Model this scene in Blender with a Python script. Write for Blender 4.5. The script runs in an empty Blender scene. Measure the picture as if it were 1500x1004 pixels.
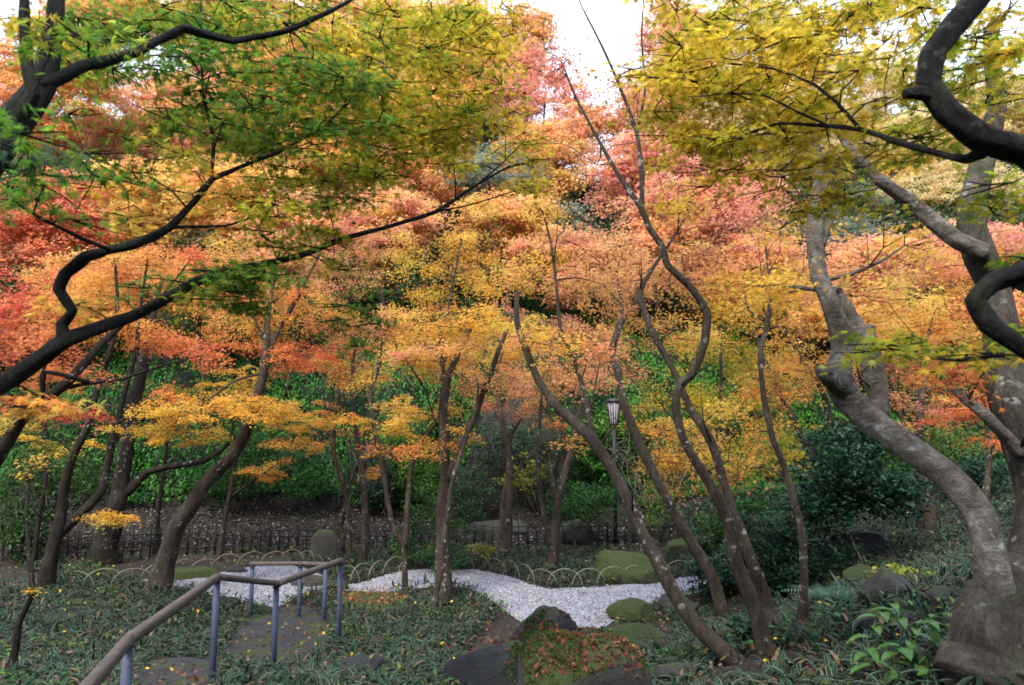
import bpy, math, random
import numpy as np
from mathutils import Vector
from mathutils.bvhtree import BVHTree
random.seed(7); RS = np.random.RandomState(11)
R = math.radians
scene = bpy.context.scene
COL = scene.collection
# ------------------------------------------------------------------ camera
F = 1000.0; EYE = 2.6; PITCH = math.atan(118 / F)
cam = bpy.data.cameras.new('camera'); camo = bpy.data.objects.new('camera', cam); COL.objects.link(camo)
cam.lens = 24; cam.sensor_width = 36; cam.clip_end = 800; cam.clip_start = 0.05
camo.location = (0, 0, EYE); camo.rotation_euler = (math.pi / 2 + PITCH, 0, 0)
cam.dof.use_dof = True; cam.dof.focus_distance = 8.5; cam.dof.aperture_fstop = 3.6
scene.camera = camo
# ------------------------------------------------------------------ light
SUN_EL, SUN_AZ = R(50), R(205)      # azimuth clockwise from +Y
w = bpy.data.worlds.new('World'); scene.world = w; w.use_nodes = True
nt = w.node_tree; nt.nodes.clear()
sky = nt.nodes.new('ShaderNodeTexSky'); sky.sky_type = 'NISHITA'; sky.sun_disc = False
sky.sun_elevation = SUN_EL; sky.sun_rotation = SUN_AZ; sky.dust_density = 6.0; sky.air_density = 1.0
bg = nt.nodes.new('ShaderNodeBackground'); bg.inputs[1].default_value = 0.15
out = nt.nodes.new('ShaderNodeOutputWorld')
tcw = nt.nodes.new('ShaderNodeTexCoord'); cn = nt.nodes.new('ShaderNodeTexNoise'); cn.inputs['Scale'].default_value = 2.2; cn.inputs['Detail'].default_value = 6
crp = nt.nodes.new('ShaderNodeValToRGB'); crp.color_ramp.elements[0].position = .32; crp.color_ramp.elements[0].color = (.55, .55, .55, 1); crp.color_ramp.elements[1].position = .6
cmx = nt.nodes.new('ShaderNodeMix'); cmx.data_type = 'RGBA'; cmx.inputs[7].default_value = (5.3, 6.2, 7.9, 1)   # thin bright cloud veil
nt.links.new(tcw.outputs['Generated'], cn.inputs['Vector']); nt.links.new(cn.outputs[0], crp.inputs[0]); nt.links.new(crp.outputs[0], cmx.inputs[0])
nt.links.new(sky.outputs[0], cmx.inputs[6]); nt.links.new(cmx.outputs[2], bg.inputs[0]); nt.links.new(bg.outputs[0], out.inputs[0])
sl = bpy.data.lights.new('sun', 'SUN'); sl.energy = 2.2; sl.angle = R(14); sl.color = (1, .90, .76)
so = bpy.data.objects.new('sun', sl); COL.objects.link(so)
sd = Vector((math.sin(SUN_AZ) * math.cos(SUN_EL), math.cos(SUN_AZ) * math.cos(SUN_EL), math.sin(SUN_EL)))
so.rotation_euler = sd.to_track_quat('Z', 'Y').to_euler(); so.location = (0, 0, 40)
vs = scene.view_settings
vs.view_transform = 'Standard'; vs.look = 'None'; vs.exposure = 1.62; vs.gamma = 1
cy = scene.cycles
cy.max_bounces = 6; cy.diffuse_bounces = 3; cy.glossy_bounces = 2; cy.transmission_bounces = 3
cy.caustics_reflective = False; cy.caustics_refractive = False
cy.use_denoising = True; cy.filter_width = 1.7
# ------------------------------------------------------------------ terrain
def sn(x, y, s=1.0, k=0.0):
    x = x * s + k; y = y * s + 1.7 * k
    return (np.sin(x * 1.3 + 2.1 * np.sin(y * .7 + k)) + np.sin(y * 1.7 + 1.6 * np.sin(x * .9 + 1.3)) + .6 * np.sin((x + y) * 2.3 + k)) / 2.6
PY = [-70, -30, -9, -3, 0, 3, 5, 6, 7, 8.5, 9.3, 14.6, 16, 17.4, 18.2, 18.8, 19.8, 22, 30, 45, 60, 120, 400]
PZ = [34, 17, 3.6, 1.5, 1.1, .95, .6, .45, .2, .05, 0, 0, .12, .3, .55, 2.7, 4.5, 6.3, 12.0, 23.0, 28, 24, 6]  # rise at negative y: unseen slope added behind the camera to block low sky
def sm(a, b, t):
    t = np.clip((t - a) / (b - a), 0, 1); return t * t * (3 - 2 * t)
def TH(x, y):
    x = np.asarray(x, float); y = np.asarray(y, float)
    wy = y + sm(14.6, 17, y) * (.9 * sn(x, y * .2, .35, 2) + .35 * sn(x, y, 1.3, 5)) * (1 - sm(24, 30, y))
    z = 0
    for o in (-.3, 0, .3): z = z + np.interp(wy + o, PY, PZ) / 3
    x0 = 1.2 + 1.6 * sm(6.5, 9.5, y)
    z = z + 1.3 * np.tanh(.33 * np.clip(x - x0, 0, None) / 1.3) * (1 - sm(16, 18.5, y) * .7)
    z = z - 5.0 * np.exp(-((x - .12 * y) / (.055 * y + 1)) ** 2) * sm(30, 44, y)
    z = z + 13 * sm(15, 42, np.abs(x)) * (1 - sm(16, 26, y))  # side slopes, added to cut low sky light on the garden
    rough = .02 + .25 * sm(18, 19, y)
    z = z + rough * sn(x, y, 1.1) + .012 * sn(x, y, 4.0, 3) * (1 - sm(9, 9.5, y) * (1 - sm(11.5, 12, y)))
    z = z + sm(18.4, 19, y) * (1 - sm(21, 24, y)) * .22 * sn(x * 2.3, y * 2.0 + x, 1.6, 4)
    return z
def th(x, y): return float(TH(x, y))
def ray(px, py):
    cx = (px - 750) / F; cz = (502 - py) / F
    c, s = math.cos(PITCH), math.sin(PITCH)
    v = Vector((cx, c - s * cz, s + c * cz)); return v / v.y
def P(px, py, d):
    v = ray(px, py); return Vector((v.x * d, d, EYE + v.z * d))
def G(px, py, sink=0.0):
    v = ray(px, py); d = .4
    while d < 90:
        if EYE + v.z * d < th(v.x * d, d): break
        d += .1
    a, b = d - .1, d
    for _ in range(10):
        m = (a + b) / 2
        if EYE + v.z * m < th(v.x * m, m): b = m
        else: a = m
    p = P(px, py, b); p.z -= sink; return p
# ------------------------------------------------------------------ object helpers
def tag(o, label=None, cat=None, group=None, kind=None):
    if cat and not group and not kind:
        group = {'tree': 'maples and other trees of the garden hollow', 'shrub': 'shrubs around the garden', 'rock': 'rocks set in the garden', 'stepping stone': 'stepping stones in the bamboo grass', 'handrail': 'handrails beside the steps', 'fence': 'low fences before the leaf bank', 'fern': 'ferns in the bamboo grass'}.get(cat)
    if label: o['label'] = label
    if cat: o['category'] = cat
    if group: o['group'] = group
    if kind: o['kind'] = kind
    return o
def empty(name, loc, label, cat, group=None):
    o = bpy.data.objects.new(name, None); COL.objects.link(o); o.location = loc
    o.empty_display_size = .2
    return tag(o, label, cat, group)
def link(name, me, mat, parent=None, loc=None):
    o = bpy.data.objects.new(name, me); COL.objects.link(o)
    if mat: me.materials.append(mat)
    if parent: o.parent = parent
    if loc is not None: o.location = loc
    return o
def np_mesh(name, V, faces_flat, sizes, col=None, uv=None, smooth=False):
    me = bpy.data.meshes.new(name)
    V = np.asarray(V, np.float32); ff = np.asarray(faces_flat, np.int32).ravel()
    n = len(sizes) if hasattr(sizes, '__len__') else len(ff) // sizes
    st = np.arange(n, dtype=np.int32) * sizes if not hasattr(sizes, '__len__') else np.concatenate([[0], np.cumsum(sizes)[:-1]]).astype(np.int32)
    me.vertices.add(len(V)); me.vertices.foreach_set('co', V.ravel())
    me.loops.add(len(ff)); me.loops.foreach_set('vertex_index', ff)
    me.polygons.add(n); me.polygons.foreach_set('loop_start', st)
    if smooth: me.polygons.foreach_set('use_smooth', np.ones(n, bool))
    if col is not None:
        a = me.color_attributes.new('Col', 'FLOAT_COLOR', 'POINT')
        c = np.ones((len(V), 4), np.float32); c[:, :3] = col; a.data.foreach_set('color', c.ravel())
    if uv is not None:
        l = me.uv_layers.new(name='UVMap'); l.data.foreach_set('uv', np.asarray(uv, np.float32)[ff].ravel())
    me.update(); return me
class MB:
    """collects tubes / boxes into one mesh, world space minus origin"""
    def __init__(s, org=(0, 0, 0)): s.v = []; s.f = []; s.z = []; s.n = 0; s.o = np.array(org, float)
    def add(s, V, Fc):
        s.v.append(np.asarray(V, float) - s.o)
        for f in Fc: s.f.extend([i + s.n for i in f]); s.z.append(len(f))
        s.n += len(V)
    def tube(s, pts, rad, k=8, cap=True, rough=0.0, seed=0, flat=1.0):
        pts = np.asarray(pts, float); rad = np.asarray(rad, float); n = len(pts)
        T = np.gradient(pts, axis=0); T /= np.linalg.norm(T, axis=1)[:, None] + 1e-9
        u = np.cross(T[0], [0, 0, 1.0]);
        if np.linalg.norm(u) < .1: u = np.cross(T[0], [0, 1.0, 0])
        u /= np.linalg.norm(u); U = [u]
        for i in range(1, n):
            u = u - T[i] * u.dot(T[i]); u /= np.linalg.norm(u) + 1e-9; U.append(u)
        U = np.array(U); W = np.cross(T, U)
        a = np.arange(k) * 2 * math.pi / k
        rr = np.repeat(rad[:, None], k, 1)
        if rough:
            L = np.concatenate([[0], np.cumsum(np.linalg.norm(np.diff(pts, axis=0), axis=1))])[:, None]
            A = a[None, :]; m = max(rad.max(), .01)
            q = L / m
            rr = rr * (1 + rough * (.5 * np.sin(2 * A + q * .35 + seed) + .35 * np.sin(3 * A - q * .5 + 2 * seed) + .3 * np.sin(q * 1.1 + seed + A)
                 + .22 * np.sin(5 * A + q * .9 + 3 * seed) + .14 * np.sin(7 * A + 2.3 * np.sin(q * 1.9 + seed))))
        V = pts[:, None, :] + rr[:, :, None] * (np.cos(a)[None, :, None] * U[:, None, :] + flat * np.sin(a)[None, :, None] * W[:, None, :])
        V = V.reshape(-1, 3)
        i = np.arange(n - 1)[:, None] * k; j = np.arange(k)[None, :]; jn = (j + 1) % k
        Q = np.stack([i + j, i + jn, i + k + jn, i + k + j], -1).reshape(-1, 4)
        s.v.append(V - s.o); s.f.extend((Q + s.n).ravel().tolist()); s.z.extend([4] * len(Q))
        if cap:
            s.f.extend([s.n + x for x in range(k - 1, -1, -1)]); s.z.append(k)
            s.f.extend([s.n + (n - 1) * k + x for x in range(k)]); s.z.append(k)
        s.n += len(V)
    def box(s, c, half, rz=0, taper=1.0):
        cx, cy_, cz = c; hx, hy, hz = half; V = []
        for z, t in ((-hz, 1.0), (hz, taper)):
            for x, y in ((-hx, -hy), (hx, -hy), (hx, hy), (-hx, hy)):
                x *= t; y *= t
                V.append((cx + x * math.cos(rz) - y * math.sin(rz), cy_ + x * math.sin(rz) + y * math.cos(rz), cz + z))
        s.add(V, [(3, 2, 1, 0), (4, 5, 6, 7), (0, 1, 5, 4), (1, 2, 6, 5), (2, 3, 7, 6), (3, 0, 4, 7)])
    def build(s, name, mat, parent=None, smooth=True, loc=None):
        me = np_mesh(name, np.concatenate(s.v), s.f, s.z, smooth=smooth)
        return link(name, me, mat, parent, loc)
def catmull(pts, per=6):
    p = np.asarray(pts, float); n = len(p)
    q = np.vstack([2 * p[0] - p[1], p, 2 * p[-1] - p[-2]]); o = []
    for i in range(n - 1):
        a, b, c, d = q[i:i + 4]
        for t in np.arange(per) / per:
            o.append(.5 * (2 * b + (c - a) * t + (2 * a - 5 * b + 4 * c - d) * t * t + (3 * b - a - 3 * c + d) * t ** 3))
    o.append(p[-1]); return np.array(o)
def linear(p, per=6):
    p = np.asarray(p, float); t = np.arange(per)[:, None] / per
    return np.vstack([np.vstack([a * (1 - t) + b * t for a, b in zip(p[:-1], p[1:])]), p[-1:]])
# ------------------------------------------------------------------ materials
def new_mat(name):
    m = bpy.data.materials.new(name); m.use_nodes = True; m.node_tree.nodes.clear()
    return m, m.node_tree.nodes, m.node_tree.links
def ramp(N, stops, interp='LINEAR'):
    r = N.new('ShaderNodeValToRGB'); cr = r.color_ramp; cr.interpolation = interp
    while len(cr.elements) < len(stops): cr.elements.new(.5)
    for e, (p, c) in zip(cr.elements, stops): e.position = p; e.color = (*c, 1) if len(c) == 3 else c
    return r
def noise(N, L, vec, scale, detail=5, rough=.6, dist=0):
    n = N.new('ShaderNodeTexNoise'); n.inputs['Scale'].default_value = scale; n.inputs['Detail'].default_value = detail
    n.inputs['Roughness'].default_value = rough; n.inputs['Distortion'].default_value = dist
    L.new(vec, n.inputs['Vector']); return n
def mix(N, L, fac, a, b):
    m = N.new('ShaderNodeMix'); m.data_type = 'RGBA'
    for s, v in ((0, fac), (6, a), (7, b)):
        if hasattr(v, 'links'): L.new(v, m.inputs[s])
        else: m.inputs[s].default_value = v if s == 0 else (*v, 1)
    return m.outputs[2]
def leaf_mat(name, trans=.45, rough=.5, spec=.25, boost=1.25):
    m, N, L = new_mat(name)
    a = N.new('ShaderNodeAttribute'); a.attribute_name = 'Col'
    p = N.new('ShaderNodeBsdfPrincipled'); p.inputs['Roughness'].default_value = rough; p.inputs['Specular IOR Level'].default_value = spec
    t = N.new('ShaderNodeBsdfTranslucent'); mx = N.new('ShaderNodeMixShader'); mx.inputs[0].default_value = trans
    h = N.new('ShaderNodeHueSaturation'); h.inputs['Saturation'].default_value = .98; h.inputs['Value'].default_value = boost
    L.new(a.outputs[0], p.inputs['Base Color']); L.new(a.outputs[0], h.inputs['Color']); L.new(h.outputs[0], t.inputs[0])
    L.new(p.outputs[0], mx.inputs[1]); L.new(t.outputs[0], mx.inputs[2])
    o = N.new('ShaderNodeOutputMaterial'); L.new(mx.outputs[0], o.inputs[0]); return m
M_LEAF = leaf_mat('maple_leaf', .58, .5, .22, 1.32)
M_GREEN = leaf_mat('broad_leaf', .3, .5, .18, 1.3)
M_DRY = leaf_mat('dry_leaf', .15, .7, .15, 1.0)
def bark_mat(name, c1, c2, c3, lichen=.5, ring=False, moss=.3):
    m, N, L = new_mat(name)
    g = N.new('ShaderNodeNewGeometry')
    mp = N.new('ShaderNodeMapping'); mp.inputs['Scale'].default_value = (1, 1, .35) if not ring else (1, 1, 1.6)
    L.new(g.outputs['Position'], mp.inputs[0]); v = mp.outputs[0]
    n1 = noise(N, L, v, 9, 8, .65, .4); n2 = noise(N, L, v, 45, 6, .7, .8); n3 = noise(N, L, g.outputs['Position'], 2.2, 4, .6)
    r1 = ramp(N, [(.3, c1), (.5, c2), (.72, c3)]); L.new(n1.outputs[0], r1.inputs[0])
    r2 = ramp(N, [(.35, (.45,) * 3), (.6, (1.15,) * 3)]); L.new(n2.outputs[0], r2.inputs[0])
    mm = N.new('ShaderNodeMix'); mm.data_type = 'RGBA'; mm.blend_type = 'MULTIPLY'; mm.inputs[0].default_value = .8
    L.new(r1.outputs[0], mm.inputs[6]); L.new(r2.outputs[0], mm.inputs[7])
    # lichen blotches
    vo = N.new('ShaderNodeTexVoronoi'); vo.inputs['Scale'].default_value = 13; vo.inputs['Randomness'].default_value = 1
    nd = noise(N, L, g.outputs['Position'], 14, 3); ad = N.new('ShaderNodeMix'); ad.data_type = 'RGBA'; ad.blend_type = 'LINEAR_LIGHT'; ad.inputs[0].default_value = .06
    L.new(g.outputs['Position'], ad.inputs[6]); L.new(nd.outputs['Color'], ad.inputs[7]); L.new(ad.outputs[2], vo.inputs['Vector'])
    s1 = ramp(N, [(.20, (1, 1, 1)), (.30, (0, 0, 0))]); L.new(vo.outputs['Distance'], s1.inputs[0])
    s2 = ramp(N, [(.50, (0, 0, 0)), (.56, (1, 1, 1))]); L.new(n3.outputs[0], s2.inputs[0])
    mu = N.new('ShaderNodeMath'); mu.operation = 'MULTIPLY'; L.new(s1.outputs[0], mu.inputs[0]); L.new(s2.outputs[0], mu.inputs[1])
    mu2 = N.new('ShaderNodeMath'); mu2.operation = 'MULTIPLY'; L.new(mu.outputs[0], mu2.inputs[0]); mu2.inputs[1].default_value = lichen
    c = mix(N, L, mu2.outputs[0], mm.outputs[2], (.42, .45, .42))
    n4 = noise(N, L, g.outputs['Position'], 3.7, 6, .7); s3 = ramp(N, [(.52, (0, 0, 0)), (.7, (1, 1, 1))]); L.new(n4.outputs[0], s3.inputs[0])
    mu3 = N.new('ShaderNodeMath'); mu3.operation = 'MULTIPLY'; L.new(s3.outputs[0], mu3.inputs[0]); mu3.inputs[1].default_value = moss
    c = mix(N, L, mu3.outputs[0], c, (.07, .085, .035))
    p = N.new('ShaderNodeBsdfPrincipled'); p.inputs['Roughness'].default_value = .85; p.inputs['Specular IOR Level'].default_value = .2
    L.new(c, p.inputs['Base Color'])
    b = N.new('ShaderNodeBump'); b.inputs['Strength'].default_value = 1.0; b.inputs['Distance'].default_value = .035
    ah = N.new('ShaderNodeMath'); ah.operation = 'ADD'; L.new(n1.outputs[0], ah.inputs[0]); L.new(n2.outputs[0], ah.inputs[1])
    L.new(ah.outputs[0], b.inputs['Height']); L.new(b.outputs[0], p.inputs['Normal'])
    o = N.new('ShaderNodeOutputMaterial'); L.new(p.outputs[0], o.inputs[0]); return m
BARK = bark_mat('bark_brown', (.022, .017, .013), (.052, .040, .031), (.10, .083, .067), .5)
BARKD = bark_mat('bark_dark', (.010, .008, .007), (.02, .016, .013), (.045, .037, .032), .35)
BARKG = bark_mat('bark_grey', (.06, .05, .042), (.165, .145, .126), (.31, .285, .26), .6, True, .35)
BARKS = bark_mat('bark_stump', (.028, .023, .019), (.07, .059, .05), (.15, .13, .112), .5, False, .6)  # darker than the grey bark: shade as well as damp put into the colour
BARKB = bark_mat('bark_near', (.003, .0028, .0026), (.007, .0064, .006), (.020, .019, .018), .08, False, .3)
TWIG = bark_mat('twig', (.04, .028, .02), (.06, .045, .03), (.09, .07, .05), 0, False, 0)
def rock_mat(name, c1, c2, moss=.5, mosscol=(.034, .058, .006)):
    m, N, L = new_mat(name); g = N.new('ShaderNodeNewGeometry'); pos = g.outputs['Position']
    n1 = noise(N, L, pos, 5, 10, .7, .3); n2 = noise(N, L, pos, 60, 4, .7); n3 = noise(N, L, pos, 3.1, 5, .65)
    r1 = ramp(N, [(.3, c1), (.7, c2)]); L.new(n1.outputs[0], r1.inputs[0])
    sx = N.new('ShaderNodeSeparateXYZ'); L.new(g.outputs['Normal'], sx.inputs[0])
    a = N.new('ShaderNodeMath'); a.operation = 'MULTIPLY_ADD'; L.new(sx.outputs[2], a.inputs[0]); a.inputs[1].default_value = .45; L.new(n3.outputs[0], a.inputs[2])
    s = ramp(N, [(.98 - moss * .6, (0, 0, 0)), (1.06 - moss * .6, (1, 1, 1))]); L.new(a.outputs[0], s.inputs[0])
    rm = ramp(N, [(.3, tuple(.45 * x for x in mosscol)), (.7, tuple(1.5 * x for x in mosscol))]); L.new(n2.outputs[0], rm.inputs[0])
    c = mix(N, L, s.outputs[0], r1.outputs[0], rm.outputs[0])
    p = N.new('ShaderNodeBsdfPrincipled'); p.inputs['Roughness'].default_value = .8; L.new(c, p.inputs['Base Color'])
    b = N.new('ShaderNodeBump'); b.inputs['Strength'].default_value = 1.0; b.inputs['Distance'].default_value = .05
    ah = N.new('ShaderNodeMath'); ah.operation = 'ADD'; L.new(n1.outputs[0], ah.inputs[0]); L.new(n2.outputs[0], ah.inputs[1])
    L.new(ah.outputs[0], b.inputs['Height']); L.new(b.outputs[0], p.inputs['Normal'])
    o = N.new('ShaderNodeOutputMaterial'); L.new(p.outputs[0], o.inputs[0]); return m
ROCK = rock_mat('rock_plain', (.010, .010, .010), (.055, .052, .048), .12)
ROCKM = rock_mat('rock_mossy', (.012, .012, .012), (.045, .045, .042), .5)
ROCKMM = rock_mat('rock_all_moss', (.012, .012, .012), (.04, .04, .038), .85)
ROCKB = rock_mat('rock_blue', (.006, .0065, .008), (.026, .028, .034), .1)
SLAB = rock_mat('slab', (.013, .014, .017), (.042, .046, .056), .04, (.034, .05, .008))
def plain(name, c, rough=.6, metal=0, var=.25, scale=20, streak=(1, 1, 1)):
    m, N, L = new_mat(name); g = N.new('ShaderNodeNewGeometry')
    mp = N.new('ShaderNodeMapping'); mp.inputs['Scale'].default_value = streak; L.new(g.outputs['Position'], mp.inputs[0])
    n = noise(N, L, mp.outputs[0], scale, 6, .65); r = ramp(N, [(.3, tuple(x * (1 - var) for x in c)), (.7, tuple(x * (1 + var) for x in c))]); L.new(n.outputs[0], r.inputs[0])
    p = N.new('ShaderNodeBsdfPrincipled'); p.inputs['Roughness'].default_value = rough; p.inputs['Metallic'].default_value = metal
    L.new(r.outputs[0], p.inputs['Base Color'])
    b = N.new('ShaderNodeBump'); b.inputs['Strength'].default_value = .25; b.inputs['Distance'].default_value = .01; L.new(n.outputs[0], b.inputs['Height']); L.new(b.outputs[0], p.inputs['Normal'])
    o = N.new('ShaderNodeOutputMaterial'); L.new(p.outputs[0], o.inputs[0]); return m
M_POST = plain('blue_steel', (.034, .047, .095), .7, 0, .18, 12)
M_RAIL = plain('rail_wood', (.052, .040, .033), .7, 0, .5, 30, (1, .25, 1))
M_FENCE = plain('fence_wood', (.007, .005, .004), .7, 0, .5, 14)
M_FROND = plain('bamboo', (.15, .14, .09), .55, 0, .35, 18)
M_LBLUE = plain('lantern_frame', (.03, .032, .07), .5, 0, .2)
M_LWHITE = plain('lantern_paper', (.62, .60, .62), .6, 0, .05)
M_LPOST = plain('lantern_post', (.02, .018, .02), .6, 0, .3)
# ground
def ground_mat():
    m, N, L = new_mat('forest_floor'); g = N.new('ShaderNodeNewGeometry'); pos = g.outputs['Position']
    n1 = noise(N, L, pos, .9, 6, .65, .5); n2 = noise(N, L, pos, 24, 5, .75); n3 = noise(N, L, pos, 3, 5, .6)
    soil = ramp(N, [(.35, (.006, .005, .004)), (.55, (.012, .008, .006)), (.68, (.03, .018, .012))]); L.new(n2.outputs[0], soil.inputs[0])
    mossr = ramp(N, [(.35, (.006, .012, .003)), (.65, (.014, .022, .006))]); L.new(n2.outputs[0], mossr.inputs[0])
    s = ramp(N, [(.48, (0, 0, 0)), (.58, (1, 1, 1))]); L.new(n1.outputs[0], s.inputs[0])
    c = mix(N, L, s.outputs[0], soil.outputs[0], mossr.outputs[0])
    sx = N.new('ShaderNodeSeparateXYZ'); L.new(g.outputs['Normal'], sx.inputs[0])
    st = ramp(N, [(.55, (1, 1, 1)), (.8, (0, 0, 0))]); L.new(sx.outputs[2], st.inputs[0])
    rk = ramp(N, [(.35, (.003, .003, .003)), (.7, (.022, .021, .02))]); L.new(n3.outputs[0], rk.inputs[0])
    c = mix(N, L, st.outputs[0], c, rk.outputs[0])
    p = N.new('ShaderNodeBsdfPrincipled'); p.inputs['Roughness'].default_value = .9; L.new(c, p.inputs['Base Color'])
    b = N.new('ShaderNodeBump'); b.inputs['Strength'].default_value = .9; b.inputs['Distance'].default_value = .04; L.new(n2.outputs[0], b.inputs['Height']); L.new(b.outputs[0], p.inputs['Normal'])
    o = N.new('ShaderNodeOutputMaterial'); L.new(p.outputs[0], o.inputs[0]); return m
def gravel_mat():
    m, N, L = new_mat('white_gravel'); g = N.new('ShaderNodeNewGeometry'); pos = g.outputs['Position']
    v = N.new('ShaderNodeTexVoronoi'); v.inputs['Scale'].default_value = 42; L.new(pos, v.inputs['Vector'])
    r = ramp(N, [(0, (.14, .15, .18)), (.4, (.25, .265, .32)), (1, (.37, .39, .46))])
    sp = N.new('ShaderNodeSeparateColor'); L.new(v.outputs['Color'], sp.inputs[0]); L.new(sp.outputs[0], r.inputs[0])
    e = ramp(N, [(.25, (1, 1, 1)), (.6, (.35, .35, .35))]); L.new(v.outputs['Distance'], e.inputs[0])
    mm = N.new('ShaderNodeMix'); mm.data_type = 'RGBA'; mm.blend_type = 'MULTIPLY'; mm.inputs[0].default_value = .7; L.new(r.outputs[0], mm.inputs[6]); L.new(e.outputs[0], mm.inputs[7])
    p = N.new('ShaderNodeBsdfPrincipled'); p.inputs['Roughness'].default_value = .8; L.new(mm.outputs[2], p.inputs['Base Color'])
    b = N.new('ShaderNodeBump'); b.inputs['Strength'].default_value = 1; b.inputs['Distance'].default_value = .015; b.invert = True; L.new(v.outputs['Distance'], b.inputs['Height']); L.new(b.outputs[0], p.inputs['Normal'])
    o = N.new('ShaderNodeOutputMaterial'); L.new(p.outputs[0], o.inputs[0]); return m
# ------------------------------------------------------------------ ground sheets
def grid_axis(segs):
    a = []
    for s, e, st in segs: a.extend(np.arange(s, e, st).tolist())
    a.append(segs[-1][1]); return np.array(a)
gx = grid_axis([(-300, -60, 20), (-60, -20, 2), (-20, 20, .16), (20, 60, 2), (60, 301, 20)])
gy = grid_axis([(-60, -6, 4), (-6, 2, .5), (2, 24, .13), (24, 60, 1), (60, 401, 20)])
X, Y = np.meshgrid(gx, gy); Z = TH(X, Y); nx, ny = len(gx), len(gy)
i = np.arange(ny - 1)[:, None] * nx; j = np.arange(nx - 1)[None, :]
Q = np.stack([i + j, i + j + 1, i + nx + j + 1, i + nx + j], -1).reshape(-1, 4)
me = np_mesh('ground', np.stack([X, Y, Z], -1).reshape(-1, 3), Q, 4, smooth=True)
tag(link('ground', me, ground_mat()), kind='structure')
UP_ED = [(60, 858), (140, 856), (200, 852), (245, 848), (330, 838), (395, 827), (440, 831), (470, 843), (500, 858), (530, 854), (570, 842), (610, 836), (680, 835), (740, 844), (780, 858), (810, 863), (860, 862), (930, 856), (1000, 848), (1060, 838), (1130, 834)]
LO_ED = [(60, 859), (140, 857), (200, 853), (245, 858), (300, 869), (350, 879), (405, 890), (450, 868), (500, 866), (530, 868), (570, 869), (610, 864), (680, 862), (712, 876), (745, 900), (790, 925), (870, 925), (910, 905), (950, 886), (1010, 872), (1120, 850)]
def to_world(e, per=5): return np.array([tuple(G(*q)) for q in catmull(np.array(e, float), per)])
GU, GL = to_world(UP_ED), to_world(LO_ED)
gxs = np.arange(-7.5, 3.9, .06)
def ed(Wd, x):
    o = np.argsort(Wd[:, 0]); return np.interp(x, Wd[o, 0], Wd[o, 1])
yu, yl = ed(GU, gxs), ed(GL, gxs)
def in_gravel(x, y, m=0.0):
    return (x > -7.4) & (x < 3.8) & (y < ed(GU, x) - m) & (y > ed(GL, x) + m) & (ed(GU, x) - ed(GL, x) > .08)
K = 26
t = np.linspace(0, 1, K)[None, :]
okc = (yu - yl) > .05
Yg = yl[:, None] + (np.maximum(yu - yl, .0))[:, None] * t + .02 * np.sin(gxs * 9)[:, None] * (t - .5); Xg = np.repeat(gxs[:, None], K, 1)
Zg = TH(Xg, Yg) + .012 + .012 * sn(Xg, Yg, 6)
n = len(gxs); i = np.arange(n - 1)[okc[:-1] & okc[1:]][:, None] * K; j = np.arange(K - 1)[None, :]
Q = np.stack([i + j, i + K + j, i + K + j + 1, i + j + 1], -1).reshape(-1, 4)
me = np_mesh('gravel_path', np.stack([Xg, Yg, Zg], -1).reshape(-1, 3), Q, 4, smooth=True)
tag(link('gravel_path', me, gravel_mat()), kind='structure')
# ------------------------------------------------------------------ leaf scattering
def star(nl, radii, sinus, angs):
    v = [(0, 0, 0)]; 
    for k in range(nl):
        a = R(angs[k]); v.append((math.cos(a) * radii[k], math.sin(a) * radii[k], -.18 * radii[k]))
        if k < nl - 1:
            b = R((angs[k] + angs[k + 1]) / 2); s = sinus[k]; v.append((math.cos(b) * s, math.sin(b) * s, .02))
    v.append((-.12, 0, 0)); n = len(v)
    f = [(0, k, k + 1) for k in range(1, n - 1)] + [(0, n - 1, 1)]
    return np.array(v, float), np.array(f)
LEAF7 = star(7, [.5, .8, .97, 1.08, .97, .8, .5], [.2, .24, .27, .27, .24, .2], [-118, -78, -38, 0, 38, 78, 118])
LEAF5 = star(5, [.75, .95, 1.05, .95, .75], [.26, .3, .3, .26], [-95, -45, 0, 45, 95])
LEAF3 = (np.array([(0, -.55, 0), (.25, -.18, .05), (1.0, 0, -.1), (.3, .2, .05), (.1, .75, 0), (-.3, .1, .02)], float), np.array([(0, 1, 5), (1, 2, 3), (1, 3, 5), (3, 4, 5)]))
OVAL = (np.array([(0, 0, 0), (.35, -.24, .05), (.75, -.17, .03), (1.05, 0, -.08), (.75, .17, .03), (.35, .24, .05), (.5, 0, 0)], float), np.array([(0, 1, 6), (1, 2, 6), (2, 3, 6), (3, 4, 6), (4, 5, 6), (5, 0, 6)]))
def rotmat(az, tilt, roll):
    ca, sa, ct, st, cr, sr = np.cos(az), np.sin(az), np.cos(tilt), np.sin(tilt), np.cos(roll), np.sin(roll)
    # x axis: heading az, dips by tilt ; roll about x
    ex = np.stack([ca * ct, sa * ct, -st], -1); ey0 = np.stack([-sa, ca, 0 * ca], -1); ez0 = np.cross(ex, ey0)
    ey = ey0 * cr[:, None] + ez0 * sr[:, None]; ez = np.cross(ex, ey)
    return np.stack([ex, ey, ez], -1)       # columns
def leaves_mesh(name, tpl, pos, az, tilt, roll, size, col, org=(0, 0, 0)):
    tv, tf = tpl; n = len(pos); k = len(tv)
    M = rotmat(az, tilt, roll)
    V = np.einsum('nij,kj->nki', M, tv) * size[:, None, None] + (np.asarray(pos) - np.asarray(org))[:, None, :]
    Fc = (tf[None, :, :] + (np.arange(n) * k)[:, None, None]).reshape(-1)
    C = np.repeat(col[:, None, :], k, 1).reshape(-1, 3)
    return np_mesh(name, V.reshape(-1, 3), Fc, 3, col=C)
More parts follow.
